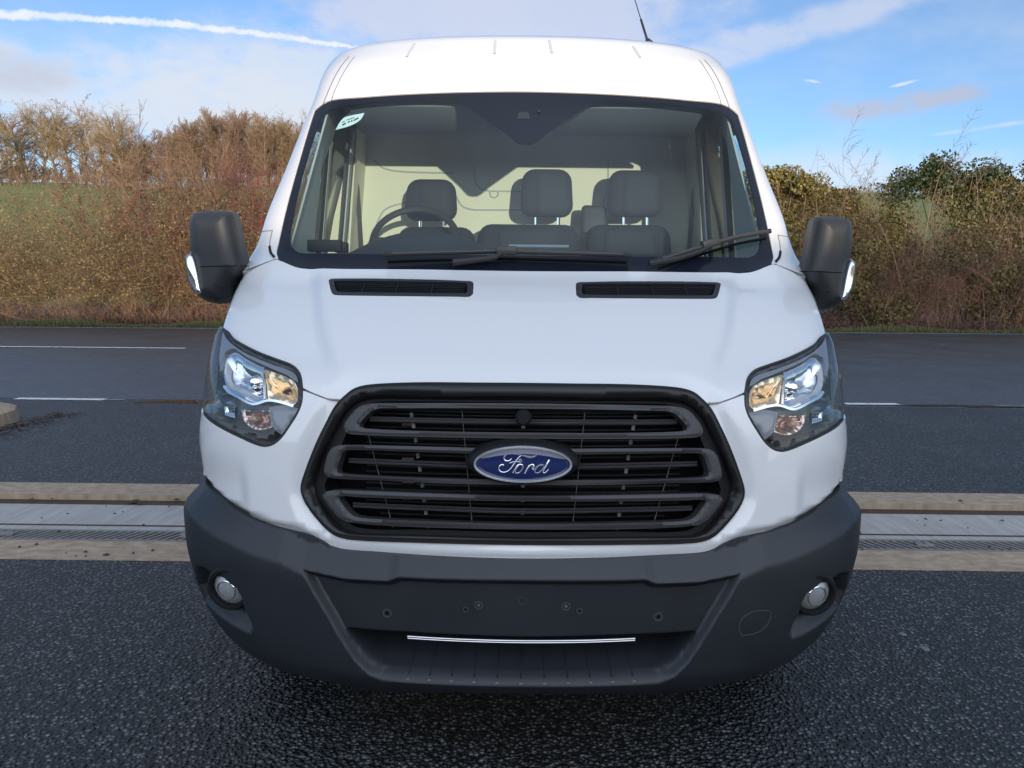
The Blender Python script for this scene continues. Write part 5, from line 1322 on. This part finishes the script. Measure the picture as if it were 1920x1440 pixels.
# right: ivy-grown hedge
g2 = np.random.default_rng(33)
hr = lambda x: np.interp(x, [0, 5, 7.0, 7.8, 9.0, 10.3, 11.2, 12, 14, 20, 30], [4.2, 4.6, 4.9, 4.9, 4.6, 4.5, 4.6, 4.9, 4.9, 4.8, 4.6]) + .12 * np.sin(x * 3.1)
HR = plant('hedge', (12, fy(12) + 2.3, 0), 'dense green hedge overgrown with ivy, right of the van', 'hedge')
a = hedge_twigs(5.2, 22, 34, hr, g2, .95, wob=.3, lean=.5, shrink=.4, y_off=1.2, depth=1.6); put('twig', a, M['twig_red'], HR)
b = hedge_twigs(.4, 5.2, 14, hr, g2); put('twig', b, M['twig_red'], HR)
low = hedge_twigs(-.6, 22, 34, lambda x: .8 + .3 * np.sin(x * 1.7), g2, y_off=1.0, depth=.9, kids=(3, 2), rad=.008, wob=.35); put('bramble', low, M['twig_red'], HR)
n = 130000; x = np.where(g2.random(n) < .78, g2.uniform(5.5, 20, n), g2.uniform(.2, 24, n)); t = g2.random(n) ** .8; z = .15 + t * hr(x) * .93
bul = .35 * np.sin(x * 1.3 + z * 1.1) + .25 * np.sin(x * 2.9 - z * 2.2 + 1) + .18 * np.sin(z * 4.0 + x)
y = fy(x) + 1.25 + .55 * (z / 4.2) ** 2 - bul * .45 + np.abs(g2.normal(0, .22, n))
dens_ = np.sin(x * 1.15 + 1.2 + .7 * z) + .8 * np.sin(z * 2.1 + x * .8) + .6 * np.sin(x * 3.7 + z)
k = (dens_ + g2.normal(0, .6, n) > -.85) & (z > .5 + .35 * np.sin(x * 1.6)); C = np.stack([x, y, z], -1)[k]
yel = (C[:, 0] < 11.6) & (g2.random(len(C)) < .75 - .07 * np.abs(C[:, 0] - 9)) & (C[:, 2] > 1.0)
put_leaves('ivy_leaf', C[~yel], .046, M['ivy'], HR, g2, .75); put_leaves('yellowing_leaf', C[yel], .044, M['ivyy'], HR, g2, .75)
# dark evergreen heads rising over it
def head(px, py, y, w, h, label, m, seed, nleaf=5000):
    rg = np.random.default_rng(seed); c = at_y(px, py, y); o = plant('evergreen_bush', (c[0], y, 0), label, 'bush')
    lob = [(rg.normal(0, .45), rg.normal(0, .25), rg.uniform(-.6, .45), rg.uniform(.35, .6)) for _ in range(9)]
    C = []
    for lx, ly, lz, lr in lob:
        q = rg.normal(0, 1, (nleaf // 9, 3)); q /= np.linalg.norm(q, axis=1, keepdims=True); q *= (rg.random((len(q), 1)) ** .45) * lr
        C.append((q + [lx, ly, lz]) * [w, w * .8, h])
    C = np.concatenate(C) + [c[0], y, c[2] - h * .6]
    put_leaves('leaf', C, .045, m, o, rg, .75)
    S = np.array([[c[0], y, 0.]]) + rg.normal(0, .2, (6, 3)) * [1, 1, 0]; D = np.stack([rg.normal(0, .2, 6), rg.normal(0, .1, 6), np.ones(6)], -1)
    put('stem', grow(S, D, c[2] * .95, .03, 3, rg, .12, .02, (2, 2), .8, .35), M['twig'], o)
head(1740, 296, 25.9, 1.15, 1.0, 'dark evergreen bush, tallest of the bushes right of the van', M['ivyd'], 2)
head(1845, 305, 26.4, 1.5, .8, 'dark evergreen bush at the right edge of the picture', M['ivyd'], 3)
head(1475, 318, 25.4, 1.0, .7, 'yellow-green leafy bush beside the right windscreen pillar', M['ivyy'], 4, 3600)
for i, (px, py, bpx, n_, lab, cat, grp, mm, kw) in enumerate((
    (1432, 222, 1445, 2, 'bare thorny sapling just right of the van roof', 'sapling', None, 'twig', dict(kids=(2, 2), wob=.2, spread=1.1)),
    (1505, 258, 1512, 4, 'arching bare stems above the yellow-green bush', 'stems', None, 'twig', dict(kids=(1, 2), wob=.14)),
    (1590, 258, 1578, 5, 'upright bare stems with sky behind, middle of the right side', 'stems', None, 'twig', dict(kids=(2, 2), wob=.08)),
    (1640, 280, 1608, 3, 'slanting feathered bare stem over the distant field', 'stems', None, 'twig', dict(kids=(2, 2), wob=.06, spread=.8)),
    (1688, 256, 1708, 2, 'tall pale curving stems left of the dark evergreen', 'stems', None, 'twig_pale', dict(kids=(1, 2), wob=.08)),
    (1742, 252, 1728, 3, 'long twiggy stems rising through the dark evergreen', 'stems', None, 'twig_pale', dict(kids=(1, 3), wob=.1)),
    (1825, 262, 1830, 7, 'thicket of thin upright stems before the right-hand evergreen', 'stems', None, 'twig_pale', dict(kids=(1, 2), wob=.09)),
    (1895, 285, 1890, 5, 'thin bare stems at the right edge of the hedge', 'stems', None, 'twig_pale', dict(kids=(1, 2), wob=.09)))):
    sapling('wild_rose' if cat == 'stems' else 'thorny_sapling', px, py, 25.5 + .08 * i, lab, cat, M[mm], bpx, rad=.013, seed=50 + i, n=n_, shrink=.30, segs=7, **kw)
# trees on the hill
protos = []
def tree_mesh(seed, ht):
    rg = np.random.default_rng(seed)
    a = grow(np.array([[0, 0, 0.]]), np.array([[.03, 0, 1.]]), ht * .78, ht * .026, 1, rg, .05, .05, segs=7, tip=.25)
    st = np.concatenate([a[0][2:], a[1][2:]]); st = np.repeat(st, 3, 0); n = len(st)
    an = rg.uniform(0, 6.28, n); D = np.stack([np.cos(an), np.sin(an), rg.uniform(.5, 1.4, n)], -1)
    b = grow(st, D, ht * rg.uniform(.28, .48, n), ht * .008, 4, rg, .18, .05, (2, 2, 1), .85, .55, 4, .4)
    return sticks(*a[:4]), sticks(*[np.maximum(q, .008) if i >= 2 else q for i, q in enumerate(b[:4])])
for s_ in (1, 2, 3):
    (V1, Q1), (V2, Q2) = tree_mesh(60 + s_, 9.0); protos.append((mesh_fast('trunk', V1, Q1, 4), mesh_fast('crown', V2, Q2, 4)))
gt = np.random.default_rng(77)
def tree(px, y, py_top, k, label, group, m='treebark', name='bare_tree'):
    p = at_y(px, 400, y); gz = float(land(np.array(p[0]), np.array(y))); top = at_y(px, py_top, y)[2]
    o = tag(empty(name, (p[0], y, gz - .2)), label, 'tree', group); s_ = (top - gz) / 9.0
    for me, nm in zip(protos[k % 3], ('trunk', 'crown')):
        c = bpy.data.objects.new(nm, me); COL.objects.link(c); c.parent = o
        if not me.materials: me.materials.append(M[m])
    o.scale = (s_ * gt.uniform(1.0, 1.25),) * 2 + (s_,); o.rotation_euler.z = gt.uniform(0, 6.28); return o
for i, px in enumerate((-1150, -1020, -900, -800, -710, -640, -560, -500, -430, -380, -320, -260, -205, -150, -90, -40, 5, 28, 55, 85, 112, 140, 165, 190, 212, 236)):
    tree(px, 108 + gt.uniform(-5, 9), 212 + gt.uniform(-6, 14) + (8 if px > 150 else 0), i, 'tall bare tree in the row on the hill, far left', 'bare trees on the hill')
for i, px in enumerate((520, 560, 610, 660, 720, 800, 880, 960)):
    tree(px, 112 + gt.uniform(-5, 9), 235 + gt.uniform(-6, 10), i, 'bare tree on the hill hidden behind the van', 'trees behind the van')
# unseen trees added behind the photographer to dapple the sun on the right-hand hedge
for i, (x_, y_, h_) in enumerate(((15.5, -22, 5.6), (18, -24, 6.4), (20.5, -22, 5.2), (23, -25, 6.6), (26, -22, 6.0), (29, -24, 6.8), (33, -22, 6.2))):
    o = tag(empty('bare_tree', (x_, y_, -.1)), 'unseen small bare tree added behind the camera to dapple the right-hand hedge', 'tree', 'unseen trees added behind the camera')
    for me, nm in zip(protos[i % 3], ('trunk', 'crown')):
        c = bpy.data.objects.new(nm, me); COL.objects.link(c); c.parent = o
    o.scale = (h_ / 9 * 1.2,) * 2 + (h_ / 9,); o.rotation_euler.z = i * 1.3
# the wood on the crest right of them reads as one brown mass
n = 150; px_ = np.concatenate([gt.uniform(225, 575, n), gt.uniform(-60, 230, 60)]); n = len(px_); yy = 112 + gt.uniform(-8, 16, n); S = []; Ht = []
for a_, b_ in zip(px_, yy):
    p = at_y(a_, 400, b_); gz = float(land(np.array(p[0]), np.array(b_))); tp = at_y(a_, np.interp(a_, [0, 220, 225, 300, 380, 420, 480, 560], [300, 300, 285, 262, 236, 228, 236, 252]) + gt.uniform(-5, 16), b_)[2]
    S.append((p[0], b_, gz - .2)); Ht.append(tp - gz)
S = np.array(S); Ht = np.array(Ht)
w_ = grow(S, np.stack([gt.normal(0, .06, n), gt.normal(0, .06, n), np.ones(n)], -1), Ht, Ht * .016, 4, gt, .07, .03, (3, 3, 2), .8, .38, 6, .25)
w_[2] = np.maximum(w_[2], .012); w_[3] = np.maximum(w_[3], .010)
nb = 900; xb = gt.uniform(-60, 575, nb); Sb = []
for a_ in xb:
    yb = 110 + gt.uniform(-10, 14); p = at_y(a_, 400, yb); Sb.append((p[0], yb, float(land(np.array(p[0]), np.array(yb))) - .2))
Sb = np.array(Sb); wb_ = grow(Sb, np.stack([gt.normal(0, .35, nb), gt.normal(0, .3, nb), np.ones(nb)], -1), gt.uniform(1.0, 2.6, nb), .03, 3, gt, .2, .03, (3, 3), 1, .45, 4, .3)
w_ = [np.concatenate([p_, q_]) for p_, q_ in zip(w_, wb_)]
V, Q = sticks(*w_[:4]); tag(link('woodland', mesh_fast('woodland', V, Q, 4), M['woodtwig']), 'brown leafless wood along the hill crest left of the van', 'wood', kind='stuff')
# thin scrub line on the distant crest, right
n = 500; px_ = gt.uniform(1380, 2000, n); S = []
for a_ in px_:
    p = at_y(a_, 338, 128); S.append((p[0], 128 + gt.uniform(-4, 4), float(land(np.array(p[0]), np.array(128.0))) - .2))
S = np.array(S); w_ = grow(S, np.stack([gt.normal(0, .4, n), gt.normal(0, .3, n), np.ones(n)], -1), gt.uniform(.4, 1.3, n), .06, 3, gt, .2, .03, (3, 2), 1, .5, 3, .3)
V, Q = sticks(*w_[:4]); tag(link('field_hedge', mesh_fast('field_hedge', V, Q, 4), M['woodtwig']), 'thin dark hedge line on the distant field crest at right', 'far hedge', kind='stuff')
